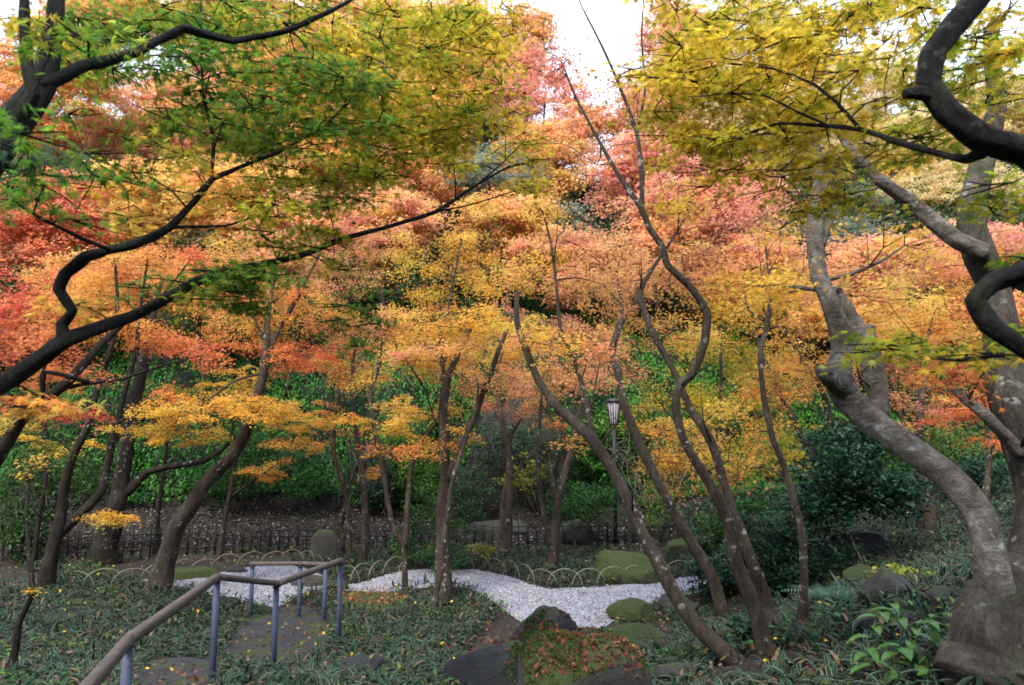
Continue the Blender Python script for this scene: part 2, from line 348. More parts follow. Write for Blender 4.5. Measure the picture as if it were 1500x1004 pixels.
PAL = {   # linear albedo (colour, weight)
 'gold':   [((.68, .42, .04), 5), ((.66, .34, .04), 3), ((.55, .44, .06), 2), ((.64, .26, .05), 1)],
 'goldor': [((.68, .38, .06), 4), ((.66, .29, .06), 3), ((.62, .44, .07), 3), ((.62, .21, .07), 1)],
 'orange': [((.68, .26, .06), 4), ((.66, .33, .06), 4), ((.62, .18, .06), 2), ((.66, .42, .07), 2)],
 'salmon': [((.70, .33, .12), 4), ((.68, .40, .11), 4), ((.66, .26, .14), 3), ((.60, .20, .15), 1)],
 'pink':   [((.66, .24, .17), 4), ((.60, .16, .13), 3), ((.68, .33, .16), 3), ((.62, .36, .12), 1)],
 'red':    [((.54, .07, .04), 5), ((.60, .14, .05), 3), ((.42, .04, .035), 1)],
 'redor':  [((.60, .16, .05), 5), ((.64, .23, .06), 3), ((.52, .09, .04), 2)],
 'green':  [((.06, .16, .018), 5), ((.10, .21, .02), 3), ((.26, .31, .025), 2)],
 'dgreen': [((.02, .06, .022), 5), ((.03, .085, .028), 3), ((.045, .075, .045), 1)],
 'ygreen': [((.20, .26, .012), 4), ((.36, .33, .014), 4), ((.10, .19, .014), 2), ((.52, .37, .02), 2)],
 'olive':  [((.52, .38, .016), 5), ((.56, .37, .018), 3), ((.30, .29, .014), 3)],
 'greeny': [((.08, .17, .014), 4), ((.19, .24, .016), 3), ((.42, .33, .02), 2)],
 'pale':   [((.68, .56, .28), 4), ((.66, .48, .22), 3), ((.56, .52, .28), 2)],
 'grey':   [((.13, .18, .13), 4), ((.20, .23, .17), 3), ((.26, .26, .18), 2)],
 'lime':   [((.12, .26, .03), 4), ((.20, .32, .04), 3), ((.08, .2, .04), 2)],
}
def pick(pal, n, r, per_leaf=.18, lite=False):
    cs = np.array([c for c, _ in PAL[pal]]); ws = np.array([x for _, x in PAL[pal]], float); ws /= ws.sum()
    base = cs[r.choice(len(cs), p=ws)]
    alt = cs[r.choice(len(cs), size=n, p=ws)]
    m = r.rand(n, 1) * .5
    c = base * (1 - m) + alt * m
    c = c * (1 + .6 * per_leaf * r.randn(n, 1)) * (1 + .07 * r.randn(n, 3)) * (.68 + .5 * r.rand()); g_ = c.mean(1, keepdims=True); c = c * .97 + g_ * .03
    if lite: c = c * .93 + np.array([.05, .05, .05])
    return np.clip(c, .004, .85)
def make_spray(c, rad, n, size, pal, r, lv, tilt=.55, lite=False):
    """one flat tier of foliage: leaves spread in a drooping disc"""
    a = r.rand(n) * 2 * math.pi; q = np.sqrt(r.rand(n)) * rad * (.75 + .35 * np.sin(a * r.randint(2, 5) + r.rand() * 6))
    sx, sy = .75 + .5 * r.rand(), .75 + .5 * r.rand()
    tx, ty = r.randn(2) * .14
    dx, dy = np.cos(a) * q * sx, np.sin(a) * q * sy
    dz = tx * dx + ty * dy - .18 * q * q / rad + r.randn(n) * rad * (.10 + .10 * (tilt > .6))
    lv['pos'].append(np.stack([c[0] + dx, c[1] + dy, c[2] + dz], -1))
    lv['az'].append(a + r.randn(n) * .7); lv['tilt'].append(.25 + r.randn(n) * tilt * .7); lv['roll'].append(r.randn(n) * tilt)
    lv['size'].append(size * (.7 + .5 * r.rand(n))); lv['col'].append(pick(pal, n, r, lite=lite))
def grow(nodes, rads, target, r, mb, wob=.12, rmin=.004, comp=None, org=None, thin=1.0):
    P0 = np.array(nodes); tg = np.array(target)
    d = np.linalg.norm(P0 - tg, axis=1) + .7 * np.clip(P0[:, 2] - tg[2] + .05, 0, None) + .02 * r.rand(len(P0))
    k = int(np.argmin(d)); a = P0[k]; L = np.linalg.norm(tg - a)
    if comp is not None:
        if comp[k] < 0: mb.append(MB(org)); ci = len(mb) - 1
        else: ci = comp[k]
        mb = mb[ci]
    if L < .05: return mb
    n = max(3, min(8, int(L / .22) + 2)); s = np.linspace(0, 1, n + 1)[:, None]
    up = np.array([0, 0, 1.0]); off = (tg - a) * s + up * (np.sin(s * math.pi) * L * .10)
    w_ = np.cumsum(r.randn(n + 1, 3) * wob * L / n, axis=0); w_ = (w_ - w_[0]) ; w_ = w_ - s * w_[-1]
    pts = a + off + w_
    r0 = min(rads[k] * .7, (.007 + .009 * L) * thin); r1 = max(rmin, r0 * .45)
    rr = np.linspace(r0, r1, n + 1); mb.tube(pts, rr, 5, cap=False)
    for p_, q_ in zip(pts[1:], rr[1:]): nodes.append(p_); rads.append(q_); comp is not None and comp.append(ci)
    return mb
TREES = []
KD, NEARK, HILLK = 2.25, 2.4, 4.1
LSC, NSC = .68, 2.0
def tree(name, label, cat, base, stems, crown, bark=None, leaf=.05, n_leaf=70, srad=.42, k=5.0, sides=12, group=None, tpl=None, rough=.14, seed=None, D0=None, wilt=.75, bark0=None, twigs=True, pal_mat=None, LF=1, flare=1.2):
    r = np.random.RandomState(seed if seed is not None else (abs(hash(label)) if False else sum(map(ord, label)) % 99991))
    b = G(*base); d0 = b.y if D0 is None else D0
    if D0 is not None: b = P(base[0], base[1], D0); b.z = th(b.x, b.y)
    root = empty(name, b, label, cat, group)
    nodes, rads = [], []
    for si, st in enumerate(stems):
        pp = np.array([tuple(P(q[0], q[1], d0 + q[2])) for q in st]); rr = np.array([q[3] * (d0 + q[2]) / F / 2 * (.9 if bark0 else .74) for q in st])
        if si == 0: pp[0] = (b.x, b.y, b.z - .06)
        hh = np.hstack([pp, rr[:, None]]); kl = .72 if bark is BARKB else .45; c = (1 - kl) * catmull(hh, 7) + kl * linear(hh, 7); pts, rad = c[:, :3], np.maximum(c[:, 3], .003)
        if si == 0:
            L = np.linalg.norm(pts - pts[0], axis=1); rad = rad * (1 + (flare - 1) * np.exp(-L / (rad[0] * 2.2)))
        m = MB(b); sd_ = r.rand() * 6
        pts = pts + np.stack([sn(pts[:, 2] * 3, pts[:, 0], 1.3, sd_), sn(pts[:, 2] * 3, pts[:, 1], 1.3, sd_ + 3), 0 * rad], -1) * (rad[:, None] * .22)
        m.tube(pts, rad, sides, True, rough * (1.5 if bark0 and si == 0 else 1), sd_)
        o = m.build('trunk' if si == 0 else ('stem' if rad[0] > .03 else 'limb'), (bark0 if si in (0, len(stems) - 1) and bark0 else bark) or BARK, root)
        for q in range(len(pts)):
            if (pts[q][2] > b.z + .9): nodes.append(pts[q]); rads.append(rad[q])
    if not nodes: nodes, rads = [pts[-1]], [rad[-1]]
    lv = {q: [] for q in ('pos', 'az', 'tilt', 'roll', 'size', 'col')}
    tws = []; comp = [-1] * len(nodes); cen = []; leaf *= LSC; n_leaf *= NSC; k *= KD * (NEARK if tpl is LEAF7 else HILLK if tpl is LEAF3 else 1)
    for bl in crown:
        px, py, dd, rx, ry, pal = bl[:6]; dens = bl[6] if len(bl) > 6 else 1.0; rd = bl[7] if len(bl) > 7 else None
        d = d0 + dd; A = 4 * rx * ry * (d / F) ** 2; ns = max(1, int(round(A * k * dens)))
        for _ in range(ns):
            u = r.uniform(-1, 1, 3)
            while u.dot(u) > 1: u = r.uniform(-1, 1, 3)
            dd2 = d + u[2] * (rd if rd is not None else max(.35, min(1.2, .6 * rx * d / F)))
            pc = P(px + u[0] * rx, py + u[1] * ry, dd2)
            if tpl is None and py > 0 and float(sn(pc.x * 1.1, pc.z * 1.9, 1.5, 2.2)) < -.30 + .12 * r.randn() and ry > 18: continue
            cen.append((pc, pal, ry <= 26))
    for st in stems:
        q = st[-1]
        if q[3] <= 6 and q[1] > -5 and crown:
            near = min(crown, key=lambda b_: abs(b_[0] - q[0]) + abs(b_[1] - q[1]))
            for _ in range(3 if tpl is not LEAF3 else 0):
                cen.append((P(q[0] + r.randn() * 9, q[1] - 6 + r.randn() * 8, d0 + q[2] + .12 * r.randn()), near[5], False))
    cen.sort(key=lambda q: min(np.linalg.norm(np.array(q[0]) - np.array(n_)) for n_ in nodes[::6]))
    for c, pal, flat in cen:
        s_ = srad * (.65 + .6 * r.rand())
        if c.z < th(c.x, c.y) + .15: continue
        if twigs:
            tw = grow(nodes, rads, c, r, tws, comp=comp, org=b, thin=.5 if tpl is LEAF7 else 1.0, rmin=.002 if tpl is LEAF7 else .004)
            for q in range(3):
                a = r.rand() * 6.28; e = np.array(c) + np.array([math.cos(a), math.sin(a), -.05]) * s_ * .8
                mpt = (np.array(c) + e) / 2 + r.randn(3) * .03 * s_
                tw.tube([np.array(c), mpt, e], [.0045, .0035, .002], 3, cap=False)
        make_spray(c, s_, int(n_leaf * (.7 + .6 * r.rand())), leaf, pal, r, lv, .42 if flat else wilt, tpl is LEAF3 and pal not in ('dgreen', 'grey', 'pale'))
    if tpl is LEAF5 or tpl is None:
        base_n = [(n_, r_) for n_, r_ in zip(nodes[:len(comp) - comp[::-1].index(-1)], rads)] if -1 in comp else []
        for _ in range(min(7, len(base_n) // 5)):
            n_, r_ = base_n[r.randint(len(base_n))]; a = r.rand() * 6.28; L_ = .18 + .4 * r.rand()
            dv = np.array([math.cos(a), math.sin(a), .5 + .7 * r.rand()]); dv /= np.linalg.norm(dv); kn = dv * L_ * .5 + r.randn(3) * .05 * L_
            q = MB(b); r1_ = min(r_ * .5, .010); q.tube([n_, n_ + kn, n_ + kn * 1.3 + np.array([0, 0, L_ * .55])], [r1_, r1_ * .7, .002], 5)
            e_ = n_ + kn; q.tube([e_, e_ + dv[[1, 0, 2]] * np.array([-1, 1, 1]) * L_ * .4], [r1_ * .6, .0015], 4); tws.append(q)
    bm_ = TWIG if (bark is not BARKB) else BARKB
    tws = [q for q in tws if q.n]
    if tpl is LEAF3 or len(tws) > 90:
        tws.sort(key=lambda q: -q.n); one = MB(b)
        rest = tws if tpl is LEAF3 else tws[90:]
        for q in rest:
            off = one.n; one.v.extend(q.v); one.f.extend([i + off for i in q.f]); one.z.extend(q.z); one.n += q.n
        tws = [] if tpl is LEAF3 else tws[:90]
        if one.n: tag(one.build('twigs', bm_, root), kind='stuff')
    for q in tws: q.build('branch', bm_, root)
    if lv['pos']:
        A = {q: np.concatenate(v) for q, v in lv.items()}
        me = leaves_mesh('crown', tpl or LEAF5, A['pos'], A['az'], A['tilt'], A['roll'], A['size'], A['col'], tuple(b))
        link('crown', me, pal_mat or M_LEAF, root)
    TREES.append((name, len(lv['pos'])))
    return root
# ================================================================== TREES
GM = 'maples growing in the garden hollow'
# ---- leaning maples in the middle of the garden
tree('maple_tree', 'tall maple with a snaking S-shaped trunk and two high bare tips against the sky', 'tree', (1128, 968),
 [[(1128, 968, 0, 36), (1108, 900, 0, 29), (1080, 830, 0, 25), (1065, 765, 0, 22), (1040, 710, 0, 20), (1005, 650, 0, 18), (990, 600, 0, 17), (992, 570, 0, 16), (1015, 545, 0, 16), (1032, 500, 0, 17), (1036, 458, 0, 16), (1010, 420, 0, 16), (978, 388, 0, 15), (970, 362, 0, 14), (952, 335, 0, 13), (940, 305, 0, 12), (915, 270, .1, 9), (890, 230, .2, 8), (868, 190, .3, 7), (845, 145, .4, 5), (822, 90, .5, 3)],
  [(941, 312, 0, 11), (940, 250, 0, 10), (932, 190, .1, 8), (905, 120, .2, 6), (880, 65, .3, 5), (850, 5, .4, 3), (846, -20, .4, 2)],
  [(934, 195, .1, 6), (945, 130, .1, 5), (940, 60, .1, 4), (943, -10, .2, 3)]],
 [(880, 150, 1.0, 90, 50, 'salmon', .5), (915, 80, .8, 30, 30, 'pink', .35), (815, 110, 1.0, 50, 40, 'pink', .6), (955, 110, .9, 45, 60, 'salmon', .7), (790, 50, 1.2, 30, 40, 'goldor', .4), (1000, 250, .8, 60, 60, 'olive', .4), (850, 230, .8, 80, 50, 'goldor', .35), (985, 70, .6, 50, 45, 'salmon', .5), (1000, -200, 1.6, 520, 70, 'goldor', .9, 1.8)],  # last blob: unseen foliage above the frame, added to shade the ground
 BARK, leaf=.048, n_leaf=60, srad=.3, k=7)
tree('maple_tree', 'maple with a smooth curved trunk beside the S-shaped one ending under the fork', 'tree', (1145, 945),
 [[(1145, 945, .3, 30), (1125, 890, .3, 25), (1097, 810, .3, 22), (1072, 740, .4, 18), (1042, 650, .5, 16), (1012, 600, .6, 15), (985, 540, .7, 13), (955, 485, .8, 13), (937, 430, .9, 12), (955, 395, 1.0, 8), (985, 350, 1.2, 5), (1010, 310, 1.4, 3)]],
 [(1040, 400, 1.4, 110, 55, 'salmon', .8), (1090, 320, 1.6, 90, 50, 'pink', .8), (1000, 300, 1.2, 60, 40, 'goldor', .7), (1080, 440, 1.2, 100, 40, 'goldor', .8)],
 BARK, leaf=.046, n_leaf=70, srad=.36, k=7)
tree('maple_tree', 'long maple trunk leaning far left from the lower right, its twin stem behind it', 'tree', (1088, 968),
 [[(1088, 968, 0, 34), (1010, 905, .1, 27), (960, 820, .2, 25), (930, 760, .4, 24), (905, 700, .6, 22), (865, 640, .8, 20), (820, 600, 1.0, 18), (790, 560, 1.2, 16), (770, 510, 1.3, 14), (757, 470, 1.4, 11), (756, 428, 1.5, 9)],
  [(945, 775, .6, 16), (905, 700, .9, 16), (874, 650, 1.0, 14), (862, 615, 1.1, 10), (857, 580, 1.2, 9), (842, 530, 1.3, 8), (822, 490, 1.4, 7), (815, 420, 1.5, 6), (808, 360, 1.6, 5), (795, 310, 1.7, 3)],
  [(862, 625, 1.1, 4), (866, 590, 1.1, 4), (873, 560, 1.2, 3), (880, 520, 1.3, 2)]],
 [(750, 380, 1.9, 80, 50, 'gold', .8), (830, 440, 2.0, 90, 60, 'salmon', .7), (850, 330, 2.0, 90, 50, 'salmon', .8), (760, 300, 2.2, 70, 40, 'goldor', .7), (800, 500, 1.2, 70, 26, 'gold', .5, .3), (860, 480, 1.2, 50, 40, 'goldor', .5, .4), (850, 640, 1.0, 25, 10, 'goldor', .8, .2), (880, 560, 1.8, 50, 25, 'salmon', .7)],
 BARK, leaf=.046, n_leaf=65, srad=.34, k=7)
tree('maple_tree', 'maple trunk curving up just right of the lantern, ending in a pale knobbly fork', 'tree', (1066, 912),
 [[(1066, 912, 0, 25), (1045, 850, 0, 22), (1010, 790, .1, 20), (970, 720, .2, 19), (940, 655, .4, 18), (917, 600, .5, 17), (905, 550, .6, 15), (898, 510, .7, 14), (906, 482, .8, 12), (912, 450, .9, 6), (905, 410, 1.0, 4), (908, 365, 1.1, 3)],
  [(907, 480, .8, 7), (925, 450, .8, 4), (935, 420, .9, 3)]],
 [(900, 400, 1.3, 80, 60, 'salmon', .9), (960, 480, 1.6, 90, 50, 'goldor', .7), (1000, 570, 1.2, 60, 40, 'olive', .7), (1000, 660, 1.0, 65, 50, 'goldor', 1.0), (975, 700, .8, 40, 30, 'orange', .7), (890, 540, 1.2, 60, 30, 'salmon', .8), (905, 520, .3, 60, 22, 'salmon', .6, .2), (960, 610, .6, 60, 24, 'goldor', .7, .4)],
 BARK, leaf=.045, n_leaf=75, srad=.36, k=8)
tree('maple_tree', 'slim wavy maple trunk with white lichen spots right of the leaning cluster', 'tree', (1173, 928),
 [[(1173, 928, 0, 18), (1178, 850, 0, 16), (1172, 770, 0, 15), (1150, 690, .1, 13), (1132, 640, .1, 12), (1118, 580, .2, 11), (1113, 520, .2, 10), (1124, 475, .3, 9), (1129, 430, .3, 7), (1124, 390, .4, 4), (1120, 340, .5, 3)],
  [(1127, 440, .3, 4), (1160, 428, .2, 4), (1195, 423, .1, 3)]],
 [(1100, 430, .9, 110, 40, 'gold', .9), (1130, 480, .8, 80, 35, 'goldor', .8), (1120, 560, .8, 80, 30, 'goldor', .7), (1080, 640, .8, 60, 50, 'goldor', .7), (1060, 700, .7, 50, 40, 'goldor', .6), (1170, 380, 1.5, 80, 40, 'salmon', .8)],
 BARK, leaf=.044, n_leaf=75, srad=.34, k=8)
tree('maple_tree', 'stout central maple dividing low into two upright stems, a thin third trunk in front', 'tree', (648, 884),
 [[(648, 884, 0, 34), (648, 800, 0, 27), (650, 720, 0, 24), (651, 650, 0, 19), (648, 600, 0, 17), (655, 560, 0, 15), (668, 525, .1, 12), (690, 480, .2, 8), (705, 430, .3, 5)],
  [(656, 705, 0, 19), (675, 650, 0, 17), (695, 610, .1, 14), (712, 565, .1, 12), (730, 515, .2, 9), (748, 470, .3, 6), (765, 420, .4, 4)],
  [(633, 914, -.5, 12), (645, 830, -.4, 11), (655, 760, -.3, 9), (664, 700, -.3, 9), (680, 650, -.2, 7), (697, 600, -.1, 6), (702, 560, 0, 4)],
  [(653, 565, 0, 9), (646, 520, .1, 9), (645, 485, .2, 9), (656, 455, .3, 8), (666, 400, .4, 5), (676, 350, .5, 3)],
  [(640, 625, 0, 4), (622, 570, -.2, 4), (596, 530, -.3, 3)]],
 [(660, 470, .6, 110, 45, 'gold', .9), (640, 390, .8, 90, 40, 'gold', .8), (620, 530, .4, 80, 30, 'goldor', .9), (700, 560, .6, 80, 35, 'salmon', .8), (625, 660, -.2, 60, 18, 'orange', .8, .3), (655, 345, 1.0, 80, 35, 'goldor', .8), (690, 630, .2, 30, 15, 'goldor', .6), (600, 600, .3, 60, 25, 'goldor', .8), (655, 520, -.5, 90, 24, 'salmon', .8, .3), (700, 470, -.3, 80, 24, 'gold', .7, .3), (620, 470, -.3, 60, 20, 'goldor', .6, .3), (650, -170, -.6, 480, 60, 'goldor', .6, 2.0)],  # blob at negative py is out of view, added to darken the garden floor
 BARK, leaf=.046, n_leaf=80, srad=.36, k=8, group=None)
tree('maple_tree', 'slender crooked maple forking low, left of the stout central maple', 'tree', (594, 866),
 [[(594, 866, 0, 12), (592, 801, 0, 11), (575, 771, 0, 10), (563, 700, .1, 9), (548, 625, .2, 9), (543, 575, .3, 8), (553, 545, .4, 6), (560, 500, .5, 4)],
  [(593, 805, 0, 11), (600, 700, 0, 10), (608, 665, 0, 10), (635, 625, -.1, 7), (660, 608, -.1, 4)]],
 [(560, 620, .2, 70, 16, 'gold', .9, .5), (520, 545, .6, 70, 30, 'goldor', .8), (545, 660, 0, 30, 8, 'orange', .8, .3), (600, 570, .4, 50, 22, 'goldor', .7), (560, 480, .8, 80, 30, 'salmon', .7)],
 BARK, leaf=.045, n_leaf=70, srad=.3, k=9, sides=10)
tree('maple_tree', 'straight slim maple with a pale lichen patch, third trunk left of the centre', 'tree', (531, 830),
 [[(531, 830, 0, 15), (536, 770, 0, 13), (532, 705, 0, 12), (523, 640, .1, 10), (517, 585, .1, 9), (517, 540, .2, 7), (522, 490, .3, 4)]],
 [(520, 520, .5, 70, 25, 'orange', .8), (500, 440, .7, 90, 40, 'salmon', .8), (540, 360, 1.0, 80, 40, 'salmon', .7), (480, 620, .2, 50, 12, 'gold', .7, .5)],
 BARK, leaf=.045, n_leaf=70, srad=.34, k=8, sides=10)
tree('maple_tree', 'pair of thin bowed maple stems standing behind the standing stone', 'tree', (512, 816),
 [[(512, 816, 0, 10), (512, 770, 0, 10), (505, 715, 0, 10), (489, 660, 0, 9), (490, 610, 0, 8), (497, 555, .1, 7), (502, 515, .2, 4)],
  [(503, 812, .1, 8), (500, 770, .1, 8), (507, 735, .1, 7), (517, 690, .2, 5), (512, 640, .3, 4)]],
 [(440, 620, .2, 70, 16, 'gold', .9, .5), (430, 650, 0, 60, 14, 'goldor', .9, .5), (470, 540, .6, 70, 28, 'redor', .8), (540, 690, .2, 30, 9, 'orange', .6, .3)],
 BARK, leaf=.045, n_leaf=70, srad=.3, k=9, sides=10)
tree('maple_tree', 'slim twin-stemmed maple in front of the dark rock opening, right of centre', 'tree', (743, 814),
 [[(743, 814, 0, 15), (746, 750, 0, 13), (746, 670, 0, 12), (735, 620, 0, 10), (728, 570, .1, 8), (732, 530, .2, 5), (738, 480, .3, 3)],
  [(736, 800, .8, 11), (737, 740, .8, 10), (744, 690, .8, 9), (748, 640, .8, 7), (765, 610, .8, 4)]],
 [(745, 580, .3, 60, 28, 'salmon', .9), (720, 520, .6, 80, 35, 'goldor', .8), (780, 540, .6, 60, 30, 'salmon', .8)],
 BARK, leaf=.045, n_leaf=70, srad=.32, k=9, sides=10)
tree('maple_tree', 'maple of several reddish-brown upright stems rising from one root by the hoop edging', 'tree', (809, 838),
 [[(809, 838, 0, 19), (812, 780, 0, 17), (820, 720, 0, 16), (838, 655, .1, 13), (850, 600, .2, 9), (858, 550, .3, 6)],
  [(806, 800, 0, 10), (796, 750, 0, 10), (788, 700, 0, 9), (790, 640, 0, 8), (792, 590, .1, 7), (797, 540, .2, 4)],
  [(815, 735, 0, 11), (806, 690, 0, 10), (801, 662, 0, 9), (812, 635, 0, 8), (803, 600, .1, 7), (800, 555, .2, 4)],
  [(822, 700, .4, 12), (826, 650, .4, 10), (820, 600, .5, 8), (826, 560, .5, 5)]],
 [(830, 560, .5, 70, 35, 'salmon', .9), (870, 500, .8, 60, 35, 'salmon', .8), (800, 480, .9, 70, 35, 'salmon', .7), (820, 620, .3, 30, 12, 'orange', .6, .3)],
 BARK, leaf=.044, n_leaf=70, srad=.32, k=9, sides=10)
# ---- left side
tree('maple_tree', 'heavy maple trunk leaning right at the left edge of the gravel', 'tree', (226, 870),
 [[(226, 870, 0, 44), (242, 820, 0, 36), (262, 770, 0, 33), (280, 738, 0, 32), (300, 710, 0, 28), (340, 670, 0, 25), (364, 620, 0, 21), (376, 590, 0, 19), (386, 550, 0, 17), (390, 500, .1, 14), (394, 450, .2, 10), (404, 400, .3, 7), (415, 340, .5, 4)],
  [(392, 515, .1, 13), (410, 480, .2, 11), (428, 450, .3, 10), (446, 415, .4, 7), (470, 370, .5, 4)],
  [(388, 500, .1, 6), (372, 465, .1, 5), (365, 425, .2, 4), (368, 390, .3, 3)],
  [(388, 545, 0, 5), (340, 560, -.2, 5), (300, 590, -.3, 4), (250, 610, -.4, 3)]],
 [(300, 600, -.3, 110, 26, 'gold', 1.5, .7), (390, 595, .1, 60, 16, 'gold', 1.0, .5), (400, 525, .3, 110, 25, 'redor', 1.2), (430, 460, .7, 90, 45, 'goldor', .8), (440, 390, 1.0, 90, 40, 'salmon', .7), (330, 470, .6, 80, 30, 'orange', .8), (240, 640, -.5, 60, 16, 'gold', .8, .4), (180, -150, -1.5, 420, 60, 'orange', .6, 2.0)],  # last blob sits over the frame unseen, added as shade for the ground
 BARK, leaf=.046, n_leaf=85, srad=.34, k=8)
tree('maple_tree', 'lichen-spotted maple forking low into two stems at the far left', 'tree', (63, 868),
 [[(63, 868, 0, 30), (85, 776, 0, 24), (90, 741, 0, 18), (103, 676, 0, 16), (125, 630, 0, 14), (150, 550, .1, 12), (165, 500, .1, 10), (172, 440, .2, 7), (168, 380, .3, 4)],
  [(82, 790, 0, 19), (118, 752, .1, 17), (150, 718, .1, 15), (164, 650, .2, 13), (181, 580, .2, 11), (200, 510, .2, 9), (206, 450, .3, 6), (216, 380, .4, 4)],
  [(130, 640, 0, 4), (190, 610, -.1, 4), (240, 585, -.2, 3)]],
 [(165, 757, -.2, 45, 14, 'gold', 1.2, .3), (170, 480, .6, 100, 40, 'orange', .8), (260, 500, .5, 70, 25, 'redor', 1.0), (90, 420, .7, 90, 50, 'goldor', .9), (210, 400, .9, 90, 40, 'orange', .9), (60, 640, .2, 90, 25, 'gold', .6, .6), (180, 630, -.2, 50, 14, 'gold', .7, .4)],
 BARKD, leaf=.046, n_leaf=80, srad=.34, k=8)
tree('maple_tree', 'very dark leaning maple cutting across the left edge under red foliage', 'tree', (-130, 960),
 [[(-130, 960, 0, 44), (-60, 770, 0, 32), (0, 665, 0, 26), (30, 615, 0, 23), (60, 590, 0, 21), (100, 560, 0, 18), (145, 508, .1, 14), (185, 470, .2, 10), (240, 430, .4, 6), (280, 380, .6, 3)],
  [(66, 590, 0, 8), (60, 555, -.1, 7), (68, 530, -.1, 5), (76, 505, -.1, 4)],
  [(85, 570, 0, 10), (130, 562, .1, 8), (180, 555, .1, 6), (240, 535, .2, 4), (300, 520, .3, 3)]],
 [(50, 600, .1, 90, 22, 'red', .9, .6), (30, 520, .4, 80, 45, 'redor', .8), (150, 540, .3, 70, 25, 'redor', .7), (30, 690, .3, 70, 30, 'green', .8), (100, 660, .2, 60, 18, 'greeny', .5), (20, 420, .6, 60, 50, 'red', .8)],
 BARKD, leaf=.05, n_leaf=70, srad=.36, k=7)
tree('maple_sapling', 'thin dark sapling with a few yellow leaves nearest the left corner', 'tree', (12, 1002),
 [[(12, 1002, 0, 17), (28, 915, 0, 13), (48, 868, 0, 10), (42, 810, .1, 7), (38, 750, .2, 5), (45, 690, .3, 3)]],
 [(45, 862, 0, 8, 5, 'gold', 4, .1), (110, 640, .3, 60, 20, 'gold', .5, .3)], BARKD, leaf=.045, n_leaf=14, srad=.12, k=10, sides=8)
tree('maple_sapling', 'thin upright grey sapling between the two dark left trunks', 'tree', (48, 838),
 [[(48, 838, 0, 10), (56, 766, 0, 9), (66, 710, 0, 8), (69, 657, 0, 8), (66, 600, 0, 6), (72, 550, .1, 4)]],
 [(80, 560, .3, 60, 25, 'orange', .8), (60, 470, .6, 70, 30, 'redor', .7)], BARKD, leaf=.045, n_leaf=60, srad=.3, k=8, sides=8)
tree('broadleaf_tree', 'thick dark upright trunk with one heavy limb reaching right over the leaf bank', 'tree', (150, 828),
 [[(150, 828, 0, 48), (164, 770, 0, 38), (178, 705, 0, 31), (188, 640, 0, 28), (198, 580, .2, 24), (212, 520, .3, 16), (225, 460, .5, 10), (240, 400, .8, 5)],
  [(184, 722, 0, 20), (216, 692, .1, 15), (250, 684, .2, 12), (300, 675, .3, 9), (333, 652, .4, 7), (345, 610, .5, 5), (352, 570, .6, 3)]],
 [(120, 440, 1.0, 90, 40, 'goldor', .8), (260, 420, 1.2, 110, 40, 'orange', .8), (40, 600, .6, 60, 40, 'green', .8), (300, 640, .2, 50, 12, 'gold', .7, .4), (330, 390, 1.4, 90, 45, 'goldor', .8)],
 BARKD, leaf=.05, n_leaf=70, srad=.36, k=7)
tree('maple_sapling', 'skinny forked maple with small orange tiers in front of the leaf bank', 'tree', (320, 822),
 [[(320, 822, 0, 10), (328, 770, 0, 9), (338, 715, 0, 8), (345, 680, 0, 7), (352, 650, .1, 5), (350, 600, .2, 4)],
  [(338, 728, 0, 5), (370, 705, -.1, 4), (404, 681, -.2, 3)]],
 [(385, 690, -.1, 35, 8, 'goldor', 1.2, .3), (390, 705, -.1, 40, 5, 'orange', .8, .3), (340, 560, .4, 60, 25, 'gold', .7), (440, 600, .2, 60, 14, 'goldor', .8, .5)],
 BARK, leaf=.043, n_leaf=60, srad=.24, k=12, sides=8)
tree('maple_sapling', 'slim dark upright stem right of the thick trunk, before the left fence', 'tree', (228, 812),
 [[(228, 812, 0, 10), (232, 745, 0, 9), (240, 690, 0, 8), (246, 640, .1, 6), (248, 580, .2, 4)]],
 [(250, 560, .5, 60, 25, 'greeny', .6), (230, 500, .8, 60, 30, 'redor', .6)], BARKD, leaf=.045, n_leaf=60, srad=.3, k=8, sides=8)
